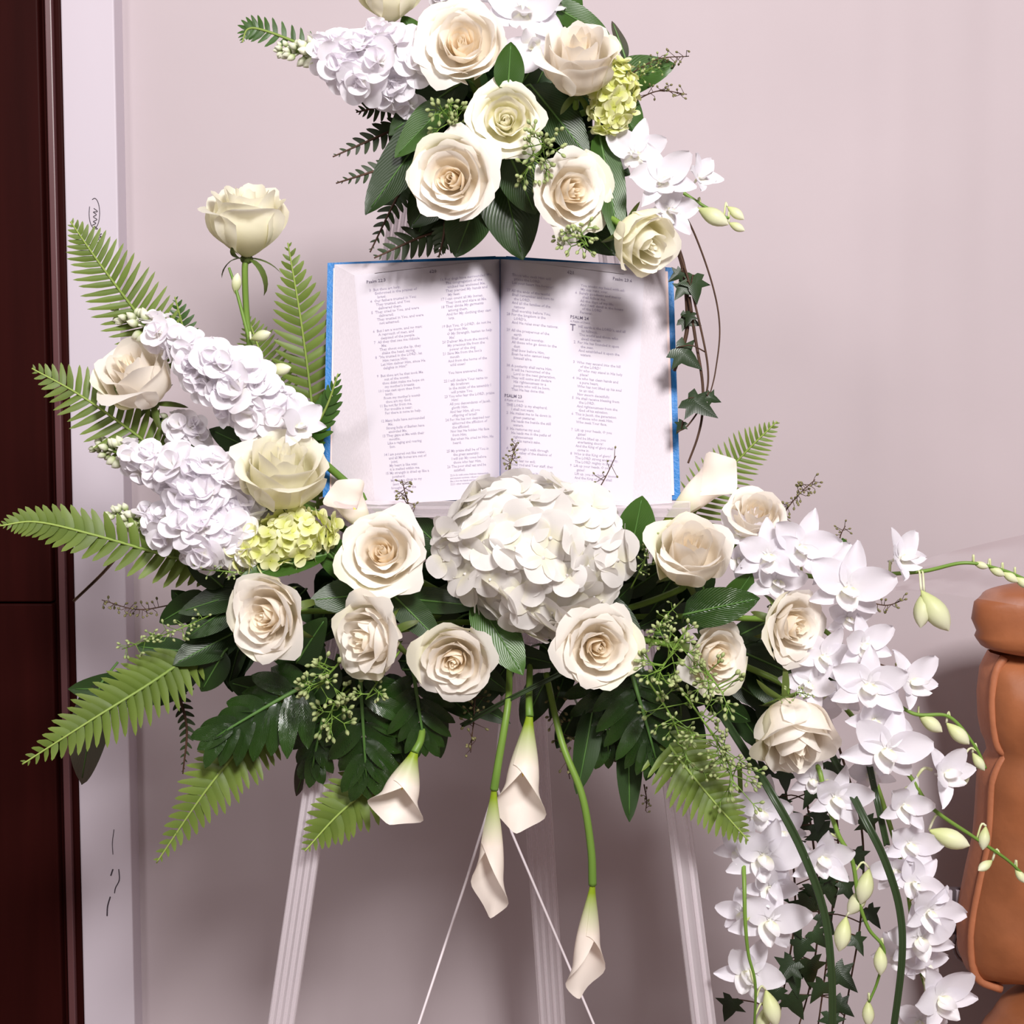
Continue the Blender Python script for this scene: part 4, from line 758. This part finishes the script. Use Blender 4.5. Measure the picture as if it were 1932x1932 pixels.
LV = [
 ('bright pointed leaf standing at middle of the top bouquet', (958,172,-.10),(964,82,-.11), 72,'leaf',(.1,-1,.1)),
 ('big dark leaf under the top white stock', (880,150,-.05),(735,245,-.06), 110,'leafd',(-.1,-1,.4)),
 ('large dark leaf left of the wide lower rose', (830,215,-.06),(690,395,-.07), 118,'leafd',(-.2,-1,.3)),
 ('leaf folded below the big dark leaf at left of the top bouquet', (850,190,-.07),(745,290,-.075), 90,'leaf',(-.2,-1,.5)),
 ('dark leaf between the tall rose and the ruffled-heart rose', (1000,160,-.06),(1110,290,-.07), 110,'leafd',(.2,-1,.3)),
 ('long crescent leaf right of the rose turned right', (1130,250,-.06),(1172,455,-.09), 78,'leaf',(.3,-1,.1)),
 ('wide green leaf pointing right from the top bouquet', (1130,170,-.03),(1268,118,-.05), 100,'leaf',(.1,-1,.3)),
 ('dark leaf above the right orchids of the top bouquet', (1150,160,-.03),(1205,262,-.05), 88,'leaf',(.2,-1,.1)),
 ('green leaf at upper right of the top bouquet', (1040,10,-.03),(1150,70,-.04), 74,'leaf',(.2,-1,.3)),
 ('green leaf cut off at the top edge', (1060,60,-.02),(1085,-30,-.03), 70,'leaf',(.1,-1,.2)),
 ('folded olive leaf at the right of the tall rose', (1180,112,-.04),(1158,40,-.04), 36,'leafr',(.8,-1,.1)),
 ('very large dark leaf hanging at centre above the book', (940,300,-.05),(985,482,-.06), 150,'leafd',(0,-1,.1)),
 ('dark leaf hanging left of centre above the book', (900,380,-.05),(860,480,-.06), 110,'leafd',(-.1,-1,.1)),
 ('dark leaf behind the wide lower left rose', (850,330,-.04),(775,425,-.05), 110,'leafd',(-.2,-1,.1)),
 ('dark leaf under the yellowish overhanging rose', (1080,400,-.04),(1160,478,-.05), 100,'leafd',(.2,-1,.1)),
 ('dark leaf between the two lower roses of the top bouquet', (960,290,-.07),(1010,400,-.07), 110,'leafd',(.1,-1,.2)),
 ('small leaf between the cut-off rose and the large open rose', (800,100,-.05),(760,30,-.05), 60,'leaf',(-.1,-1,.2)),
 ('pale green leaf over the left end rose of lower row', (620,1045,-.09),(455,1085,-.11), 70,'leaf',(-.1,-1,.9)),
 ('green leaf between green hydrangea and the rose right of it', (680,1090,-.07),(590,1010,-.09), 86,'leaf',(-.2,-1,.4)),
 ('dark leaf between the two upper left roses of lower row', (720,1120,-.08),(590,1130,-.10), 96,'leafd',(-.1,-1,.4)),
 ('dark leaf hidden left of the white hydrangea', (860,1060,-.05),(770,975,-.06), 90,'leafd',(0,-1,.3)),
 ('broad green leaf hanging under the white hydrangea', (900,1130,-.11),(985,1268,-.13), 108,'leaf',(.15,-1,.35)),
 ('dark leaf left of the drooping rose', (740,1120,-.10),(830,1210,-.12), 74,'leafd',(0,-1,.4)),
 ('dark leaf below the rose right of green hydrangea', (760,1130,-.09),(900,1140,-.11), 70,'leafd',(0,-1,.7)),
 ('pointed leaf rising at right end of the easel ledge', (1190,1040,-.07),(1212,940,-.08), 96,'leaf',(.1,-1,.1)),
 ('dark leaf under the pointed leaf right of the hydrangea', (1160,1000,-.05),(1215,1090,-.08), 80,'leafd',(.2,-1,.1)),
 ('dark leaf curving behind the rose right under the hydrangea', (1130,1120,-.08),(1212,1260,-.11), 96,'leafd',(.3,-1,.2)),
 ('glossy leaf below the rose that looks up', (1290,1160,-.11),(1428,1128,-.13), 98,'leafg',(.1,-1,.5)),
 ('green leaf behind the glossy leaf by the right roses', (1370,1150,-.09),(1418,1085,-.10), 70,'leaf',(.2,-1,.2)),
 ('small green leaf above the star-shaped orchid', (1590,1070,-.06),(1592,1018,-.07), 44,'leaf',(.4,-1,.1)),
 ('dark leaf below the rose turned left at left end', (560,1250,-.08),(610,1170,-.10), 84,'leafd',(-.1,-1,.3)),
 ('dark leaf left of the rose with big smooth petal', (640,1250,-.09),(575,1330,-.08), 96,'leafd',(-.2,-1,.4)),
 ('round dark leaf behind the left downward fern', (450,1190,-.03),(330,1250,-.06), 92,'leafd',(-.2,-1,.3)),
 ('round brownish leaf against the dark cabinet', (190,1290,-.02),(145,1482,.02), 110,'leafr',(-.3,-1,.0)),
 ('round leaf above the downward left fern', (330,1300,-.02),(130,1300,-.02), 90,'leafd',(-.2,-1,.2)),
 ('narrow olive leaf beside the left easel leg', (590,1410,.0),(556,1500,.0), 44,'leafr',(-.5,-1,.0)),
 ('pointed dark leaf hanging right of the centre callas', (1120,1330,-.05),(1092,1494,-.07), 68,'leafd',(.2,-1,.0)),
 ('pointed dark leaf hanging beside the bright right fern', (1185,1370,-.05),(1190,1546,-.07), 66,'leafd',(.2,-1,.0)),
 ('small dark leaf left of the right pointed leaves', (1090,1330,-.03),(1052,1410,-.04), 60,'leafd',(.1,-1,.0)),
 ('dark leaf between the low right roses', (1400,1230,-.06),(1540,1290,-.08), 90,'leafd',(.2,-1,.4)),
 ('dark leaf under the rose beneath the orchids', (1420,1260,-.06),(1470,1330,-.08), 80,'leafd',(.1,-1,.2)),
 ('leaf behind the small fern tip above the upper stock', (350,640,.0),(272,600,-.01), 52,'leaf',(0,-1,.5)),
 ('dark leaf under the left rose bud', (400,850,.0),(300,790,-.01), 70,'leafd',(0,-1,.4)),
 ('dark leaf between the upper and middle stock spikes', (520,870,.0),(400,810,-.02), 84,'leafd',(0,-1,.4)),
 ('dark leaf behind the yellowish rose by the book', (560,1000,.0),(470,850,-.02), 80,'leafd',(-.1,-1,.2)),
 ('long dark leaf below the lowest stock spike', (520,1100,-.04),(340,1150,-.06), 90,'leafd',(-.1,-1,.6)),
 ('dark leaf left of the left end rose', (470,1120,-.05),(350,1200,-.06), 84,'leafd',(-.2,-1,.3)),
]
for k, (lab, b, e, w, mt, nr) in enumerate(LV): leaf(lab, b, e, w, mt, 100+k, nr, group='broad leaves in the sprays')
rg = random.Random(41)                      # leaves deep inside, of which only slivers show
NEAR = [(872,88,'large open rose of the top bouquet'),(1092,132,'tall rose of the top bouquet'),(955,230,'ruffled-heart rose of the top bouquet'),(855,340,'wide rose above the book'),(1075,362,'top-bouquet rose turned right'),(1206,448,'rose overhanging the book corner'),
 (512,1162,'left end rose of the lower row'),(724,1045,'rose right of the green hydrangea'),(706,1200,'rose with the smooth outer petal'),(860,1245,'drooping rose under the hydrangea'),(1126,1220,'rose at lower right of the hydrangea'),(1298,1052,'rose looking up by the book corner'),(1348,1238,'rose half hidden by seeds'),(1490,1180,'rose beneath the orchid blooms'),(1496,1372,'closed low rose'),(1000,1042,'white hydrangea'),
 (380,1320,'left downward fern'),(480,1330,'left glossy feathered leaf'),(690,1370,'middle glossy feathered leaf'),(1215,1350,'right glossy feathered leaf'),(1330,1400,'feathery seed sprig')]
SEEN = {}
def inner_label(x, y, wh, vx=0, vy=1):
    q = min(NEAR, key=lambda r: (r[0]-x)**2+(r[1]-y)**2); dx, dy = x-q[0], y-q[1]
    w = ('left of' if dx < 0 else 'right of') if abs(dx) > abs(dy) else ('above' if dy < 0 else 'below')
    pt = ('down' if vy > 0 else 'up') if abs(vy) > 2.2*abs(vx) else (('left' if vx < 0 else 'right') if abs(vx) > 2.2*abs(vy) else ('down' if vy > 0 else 'up')+'-'+('left' if vx < 0 else 'right'))
    lab = 'dark %s leaf pointing %s, %s the %s' % (wh, pt, w, q[2]); n = SEEN.get(lab, 0); SEEN[lab] = n+1
    return lab if n == 0 else lab.replace('dark ', ('second dark ', 'third dark ', 'fourth dark ')[min(2,n-1)])
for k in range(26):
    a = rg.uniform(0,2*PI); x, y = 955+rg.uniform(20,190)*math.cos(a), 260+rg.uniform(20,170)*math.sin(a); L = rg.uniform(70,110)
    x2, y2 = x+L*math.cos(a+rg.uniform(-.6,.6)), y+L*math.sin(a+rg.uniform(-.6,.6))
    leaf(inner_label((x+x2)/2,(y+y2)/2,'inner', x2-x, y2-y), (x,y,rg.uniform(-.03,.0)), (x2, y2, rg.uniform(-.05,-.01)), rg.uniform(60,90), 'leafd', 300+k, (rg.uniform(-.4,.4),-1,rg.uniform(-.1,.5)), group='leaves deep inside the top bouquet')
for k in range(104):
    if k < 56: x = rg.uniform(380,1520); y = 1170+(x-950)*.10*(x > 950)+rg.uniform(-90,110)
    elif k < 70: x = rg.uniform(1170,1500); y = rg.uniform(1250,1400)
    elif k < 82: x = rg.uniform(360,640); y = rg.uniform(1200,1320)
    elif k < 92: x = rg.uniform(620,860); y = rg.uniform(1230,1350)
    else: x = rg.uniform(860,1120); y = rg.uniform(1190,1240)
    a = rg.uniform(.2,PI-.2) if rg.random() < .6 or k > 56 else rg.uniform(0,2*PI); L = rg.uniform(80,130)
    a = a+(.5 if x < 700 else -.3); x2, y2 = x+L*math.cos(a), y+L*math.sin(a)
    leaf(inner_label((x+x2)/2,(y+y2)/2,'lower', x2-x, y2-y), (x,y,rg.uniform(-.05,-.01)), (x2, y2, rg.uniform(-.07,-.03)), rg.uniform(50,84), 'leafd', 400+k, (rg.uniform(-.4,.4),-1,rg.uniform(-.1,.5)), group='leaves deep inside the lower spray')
# glossy feathered leaves hanging below the lower row
LWF = .088
def lobed(label, b, e, wid, n, seed, nrm):
    rng = random.Random(seed); p, q = at(*b), at(*e); L = (q-p).length; W = wid*mpp(b[2])/2; M = frame(p, q-p, Vector(nrm))
    t = thing('lobed_leaf', label, 'leaf', M, 'glossy feathered leaves')
    rib = [(0, -.2*L, .0)]+[(0, L*v, -.10*L*v*v+.002) for v in np.linspace(0,1,9)]
    obj('midrib', mesh('midrib', *tube(rib, .0022, .0009, 6)), M_['midrib'], t)
    for k in range(n):
        f = (k+.3)/n
        for sg in (1,-1):
            ll = W*(1.0-.45*max(0,f-.3)/.7)*rng.uniform(.9,1.1); an = (1.15-.75*f)*sg; P = leaf_pts(rng, ll, LWF*L*(1.4-.4*f), .32, .26+rng.uniform(-.05,.08), .12, .85, 7, 10)
            R = Matrix.Translation((0, L*f, -.10*L*f*f)) @ Matrix.Rotation(-an,4,'Z') @ Matrix.Rotation(rng.uniform(-.25,.1),4,'X')
            obj('lobe', mesh('lobe', *grid(P)), M_['leafg'], t, R)
    P = leaf_pts(rng, .42*L, .10*L, .25, .2, .1, .85, 7, 10); obj('lobe', mesh('lobe', *grid(P)), M_['leafg'], t, Matrix.Translation((0,L*.8,-.07*L)))
lobed('glossy feathered leaf under the left end rose', (585,1290,-.08),(405,1385,-.10), 230, 7, 1, (-.1,-1,.55))
lobed('glossy feathered leaf left of the short calla', (680,1270,-.08),(690,1470,-.09), 240, 7, 2, (0,-1,.45))
lobed('glossy feathered leaf above the short calla', (780,1270,-.08),(800,1400,-.09), 180, 6, 3, (.1,-1,.4))
lobed('glossy feathered leaf hanging over the top of the left easel leg', (630,1270,-.06),(585,1450,-.07), 190, 6, 5, (-.1,-1,.4))
lobed('glossy feathered leaf right of the curving calla stem', (1140,1270,-.05),(1150,1420,-.06), 170, 6, 6, (.1,-1,.4))
lobed('glossy feathered leaf above the bright right fern', (1190,1270,-.07),(1240,1430,-.09), 210, 7, 4, (.1,-1,.5))
# ------------------------------------------------------------------ seed sprigs
def sprig(label, pts, n, reach, size, seed, mat='berry', smat='stem', cap=True, group='seeded eucalyptus sprigs', name='seeded_sprig', cat='seed sprig'):
    rng = random.Random(seed); A = spline([at(*p) for p in pts], 24); base = Vector(A[0]); M = Matrix.Translation(base); m = mpp(pts[0][2])
    t = thing(name, label, cat, M, group); st = [tube(loc(A,M), .0011 if cap else .0007, .0006 if cap else .0004, 5)]; br = []
    for k in range(n):
        i = int(23*(.25+.75*(k+rng.random())/n)) if n > 1 else 23; i = min(23,i); p = Vector(A[i]); d = Vector((rng.uniform(-1,1), rng.uniform(-1,.3), rng.uniform(-1,1))).normalized()
        q = p+d*reach*m*rng.uniform(.5,1); lp = loc([p,q],M); st.append(tube(lp, .0006 if cap else .0003, .0004 if cap else .00025, 4, False))
        for w in range(3 if cap else 1):
            dd = (d+Vector((rng.uniform(-.9,.9) for _ in range(3)))).normalized(); e = q+dd*size*m*(1.1 if cap else .2); le = loc([q,e],M)
            st.append(tube(le, .0004 if cap else .00025, .0004 if cap else .00025, 4, False)); br.append(blob(le[1], dd, size*m*1.15, size*m*.36, 6, 5, 1.2))
    obj('stem', mesh('stem', *join(st)), M_[smat], t)
    o = obj('berries', mesh('berries', *join(br)), M_[mat], t); o['kind'] = 'stuff'
for k, (lab, pts, n, rc, sz) in enumerate([
 ('green seed sprig left of the ruffled-heart rose', [(862,270,-.06),(852,235,-.09),(845,195,-.09)], 16, 30, 11),
 ('green seed sprig between the ruffled-heart rose and lower right rose', [(985,330,-.08),(1010,300,-.11),(1035,262,-.11)], 22, 36, 11),
 ('dark green seed sprig under the rose turned right', [(1060,420,-.06),(1090,445,-.09),(1110,465,-.09)], 16, 30, 10),
 ('pale seed cluster left of the rose with smooth petal', [(650,1240,-.08),(618,1275,-.13),(600,1300,-.13)], 16, 32, 12),
 ('pale seed cluster above the glossy leaf left of calla', [(660,1300,-.08),(630,1330,-.12),(625,1365,-.12)], 14, 30, 12),
 ('yellow-green seed cluster in front of the half hidden rose', [(1300,1180,-.09),(1265,1235,-.14),(1235,1285,-.14)], 26, 46, 11),
 ('yellow-green seed sprig below the half hidden rose', [(1300,1220,-.09),(1340,1275,-.14),(1365,1310,-.14)], 16, 36, 11),
 ('feathery seed sprig above the bright right fern', [(1260,1270,-.09),(1320,1350,-.13),(1370,1430,-.13),(1385,1480,-.13)], 34, 54, 10),
 ('feathery seed sprig left of the right fern', [(1220,1280,-.09),(1270,1360,-.12),(1300,1450,-.12)], 20, 44, 9),
 ('tiny seed sprig under the drooping lower rose', [(760,1220,-.08),(710,1290,-.12),(690,1320,-.12)], 8, 24, 9)]):
    sprig(lab, pts, n, rc, sz, 60+k)
for k, (lab, pts, n, rc, sz, mt) in enumerate([
 ('wispy brown seed stem at right of the top bouquet, upper', [(1180,145,-.04),(1240,112,-.05),(1300,106,-.05)], 22, 16, 6,'berryd'),
 ('wispy brown seed stem at right of the top bouquet, lower', [(1180,200,-.04),(1240,172,-.05),(1296,178,-.05)], 20, 16, 6,'berryd'),
 ('green seed specks on the wide right leaf of the top bouquet', [(1190,160,-.06),(1215,140,-.07),(1245,118,-.07)], 20, 22, 6,'berry'),
 ('wispy seed stem before the lower left page', [(790,1010,-.06),(770,950,-.08),(758,905,-.08)], 26, 18, 6,'berryd'),
 ('wispy seed stem before the book gutter', [(950,940,-.1),(962,880,-.09),(975,835,-.08)], 30, 14, 6,'berryd'),
 ('bare twiggy stem before the right page', [(1090,960,-.09),(1120,935,-.09),(1140,905,-.08),(1162,860,-.08)], 12, 24, 6,'berryd'),
 ('brown seed stem standing right of the orchids', [(1460,1000,-.03),(1485,960,-.03),(1510,930,-.03),(1538,905,-.03)], 40, 15, 7,'berryd'),
 ('tiny brown seed stem above the small right leaf', [(1580,1040,-.05),(1586,1010,-.05),(1595,992,-.05)], 10, 12, 6,'berryd'),
 ('small brown seed stem right of the star-shaped orchid', [(1620,1130,-.08),(1670,1142,-.08),(1705,1132,-.08)], 14, 14, 7,'berryd'),
 ('small brown seed stem above the right orchid cluster', [(1650,1250,-.08),(1690,1262,-.08),(1718,1262,-.08)], 12, 12, 7,'berryd'),
 ('fine brown seed stem against the pale board', [(330,1140,-.01),(260,1150,-.02),(192,1132,-.02)], 30, 14, 7,'berryd'),
 ('green seed stem above the downward left fern', [(420,1150,-.05),(330,1190,-.08),(230,1225,-.08)], 44, 22, 8,'berry'),
 ('green seed stem right of the white hydrangea', [(1190,1110,-.09),(1215,1060,-.11),(1228,1010,-.11)], 26, 20, 6,'berry'),
 ('green seed stem left of the half hidden rose', [(1290,1130,-.08),(1250,1170,-.12),(1225,1215,-.12)], 26, 22, 7,'berry'),
 ('green seed stem under the lowest stock spike', [(520,1090,-.06),(450,1080,-.10),(380,1075,-.10)], 26, 18, 6,'berry'),
 ('brown seed strands hanging left of the centre callas', [(900,1270,-.04),(895,1340,-.06),(888,1420,-.06)], 30, 24, 8,'berryd'),
 ('brown seed strands hanging between the callas', [(1040,1280,-.03),(1050,1350,-.05),(1075,1470,-.05)], 30, 22, 8,'berryd'),
 ('tiny seed strand hanging by the pointed right leaf', [(1215,1480,-.05),(1220,1510,-.05),(1218,1530,-.05)], 8, 8, 6,'berryd'),
 ('green seed tuft on top of the closed low rose', [(1440,1330,-.10),(1500,1308,-.155),(1530,1312,-.155)], 14, 12, 6,'berry')]):
    sprig(lab, pts, n, rc, sz, 90+k, mt, 'darkstem' if mt == 'berryd' else 'stem', False, 'wispy seed stems', 'wispy_seed_stem', 'seed stem')
# ------------------------------------------------------------------ ivy
def ivy_mesh():
    out = [(0,0),(.16,-.10),(.42,-.06),(.30,.14),(.62,.30),(.26,.42),(.20,.62),(0,1.05)]
    pts = out+[(-x,y) for x, y in out[-2:0:-1]]
    V = [(0,.28,.05)]+[(x,y,-.10*abs(x)-.12*y*y*.6) for x, y in pts]; n = len(pts)
    return mesh('leaf', V, [(0,1+i,1+(i+1)%n) for i in range(n)], [(.5+v[0]*.7, max(0,v[1])) for v in V])
IVY = ivy_mesh(); IVY.materials.append(M_['ivy'])
def ivy(label, pts, leaves, seed, r=.0012):
    rng = random.Random(seed); A = spline([at(*p) for p in pts], 14*len(pts)); base = Vector(A[0]); M = Matrix.Translation(base)
    t = thing('ivy_vine', label, 'ivy', M, 'trailing ivy vines'); obj('stem', mesh('stem', *tube(loc(A,M), r, r*.6, 5)), M_['darkstem'], t)
    for (x, y, Y, s, ang) in leaves:
        p = at(x,y,Y); d = Vector((math.sin(ang), rng.uniform(-.4,.2), -math.cos(ang))).normalized(); q = Vector(A[int(np.linalg.norm(A-np.array(tuple(p)),axis=1).argmin())])
        sz = s*mpp(Y); b = p-d*sz*.4
        F_ = frame(b, d, Vector((rng.uniform(-.5,.5),-1,rng.uniform(0,.6))))
        o = obj('leaf', IVY, None, t, Matrix.Translation(-base) @ F_ @ Matrix.Scale(sz,4))
        obj('leaf_stalk', mesh('leaf_stalk', *tube(loc(spline([q,(q+b)/2+Vector((0,-.003,.004)),b],6),M), .0006, seg=4)), M_['darkstem'], t)
ivy('ivy vine with star leaves trailing right of the book', [(1262,430,-.05),(1290,500,-.05),(1315,590,-.05),(1335,690,-.05),(1330,750,-.05),(1300,800,-.05),(1278,815,-.05)], [(1312,540,-.05,56,.1),(1285,548,-.05,36,-.6),(1295,672,-.05,62,.9),(1320,765,-.06,66,1.0),(1283,805,-.05,26,-.5)], 1)
ivy('outermost thin ivy vine curving right of the book', [(1275,378,-.06),(1310,440,-.05),(1345,540,-.05),(1358,620,-.05),(1350,700,-.05),(1338,750,-.05)], [(1345,752,-.055,30,1.2)], 2, .001)
ivy('thick ivy stem hanging close to the right cover edge', [(1268,440,-.04),(1290,510,-.04),(1297,600,-.04),(1290,650,-.04),(1272,700,-.035)], [(1300,605,-.045,40,1.2),(1276,520,-.05,30,-.9)], 3, .0026)
ivy('ivy vine ending in a bare tip right of the book', [(1300,560,-.045),(1312,640,-.045),(1325,720,-.045),(1325,780,-.045),(1316,825,-.045),(1298,874,-.045)], [(1300,600,-.05,28,-.4)], 4, .0016)
IV = [(1569,1678,62,.2),(1519,1717,66,-.3),(1500,1745,48,.4),(1647,1729,44,.6),(1530,1834,66,.1),(1484,1830,56,-.7),(1592,1845,58,.8),(1499,1896,60,.5),(1554,1581,60,.3),(1507,1561,54,-.4),(1590,1900,44,.9),(1640,1560,48,.5),(1600,1500,50,-.2),(1560,1650,44,-.6),(1520,1630,42,.2),(1470,1690,40,-.8),(1620,1620,44,.4),(1545,1770,46,.7),(1575,1460,54,.2),(1530,1500,50,-.5),(1480,1470,46,.1),(1440,1460,44,-.3),(1500,1600,46,.3),(1545,1545,44,-.2),(1600,1680,46,.5),(1535,1690,50,.1),(1510,1790,52,-.3),(1560,1740,48,.6),(1500,1850,54,.2),(1545,1870,50,-.5),(1620,1780,40,.4),(1570,1930,46,.1),(1460,1880,48,-.4),(1475,1520,44,.2)]
def pick(i): return [(x,y,-.04-.01*(k%3),s,a) for k,(x,y,s,a) in enumerate(IV) if k%4 == i]
ivy('ivy vine hanging nearest to the left hanging orchid spray', [(1470,1400,-.02),(1490,1560,-.03),(1500,1720,-.03),(1480,1860,-.03),(1462,1960,-.03)], pick(0)+[(1376,1902,-.04,52,-.3)], 5)
ivy('ivy vine hanging behind the dark grass blade', [(1500,1400,-.02),(1530,1560,-.03),(1545,1720,-.03),(1530,1850,-.03),(1500,1960,-.03)], pick(1), 6)
ivy('ivy vine hanging behind the slender orchid bells', [(1540,1400,-.02),(1580,1560,-.03),(1570,1720,-.03),(1555,1850,-.03),(1540,1960,-.03)], pick(2), 7)
ivy('ivy vine hanging between the two grass blades', [(1580,1400,-.02),(1625,1560,-.03),(1625,1720,-.03),(1605,1850,-.03),(1585,1960,-.03)], pick(3), 8)
# ------------------------------------------------------------------ long grass blades
def blade(label, pts, w, seed, mat='grassblade'):
    A = spline([at(*p) for p in pts], 40); base = Vector(A[0]); m = mpp(pts[0][2]); P = []
    T = np.gradient(A, axis=0)
    for i in range(40):
        d = Vector(T[i]).normalized(); s = d.cross(Vector((0,-1,0))).normalized(); k = w*m/2*(1-.15*i/39); c = Vector(A[i])-base
        P.append([tuple(c-s*k), tuple(c-s*k*.5+Vector((0,.0008,0))), tuple(c+Vector((0,.0022,0))), tuple(c+s*k*.5+Vector((0,.0008,0))), tuple(c+s*k)])
    o = obj('grass_blade', mesh('grass_blade', *grid(np.array(P))), M_[mat], None, Matrix.Translation(base))
    tag(o, label, 'grass blade', 'long grass blades')
    sd = o.modifiers.new('body','SOLIDIFY'); sd.thickness = .0008
blade('dark grass blade hanging in the middle of the ivy', [(1350,1330,-.04),(1398,1405,-.08),(1452,1491,-.13),(1511,1600,-.14),(1554,1717,-.14),(1569,1834,-.14),(1571,1960,-.13)], 14, 1)
blade('dark grass blade curving left of the lower right orchids', [(1540,1370,-.03),(1573,1430,-.08),(1628,1538,-.13),(1670,1624,-.14),(1698,1717,-.14),(1702,1814,-.14),(1684,1960,-.13)], 13, 2)
blade('short grass blade under the star-shaped orchid bloom', [(1640,1440,-.08),(1655,1510,-.11),(1674,1596,-.11)], 12, 3)
blade('thin brown dry blade crossing the pale board below the long fern', [(230,1040,.0),(190,1085,.0),(138,1135,.0)], 3, 4, 'darkstem')
blade('thin green blade between the calla stems', [(870,1370,-.06),(960,1320,-.10),(1060,1270,-.10)], 8, 5)
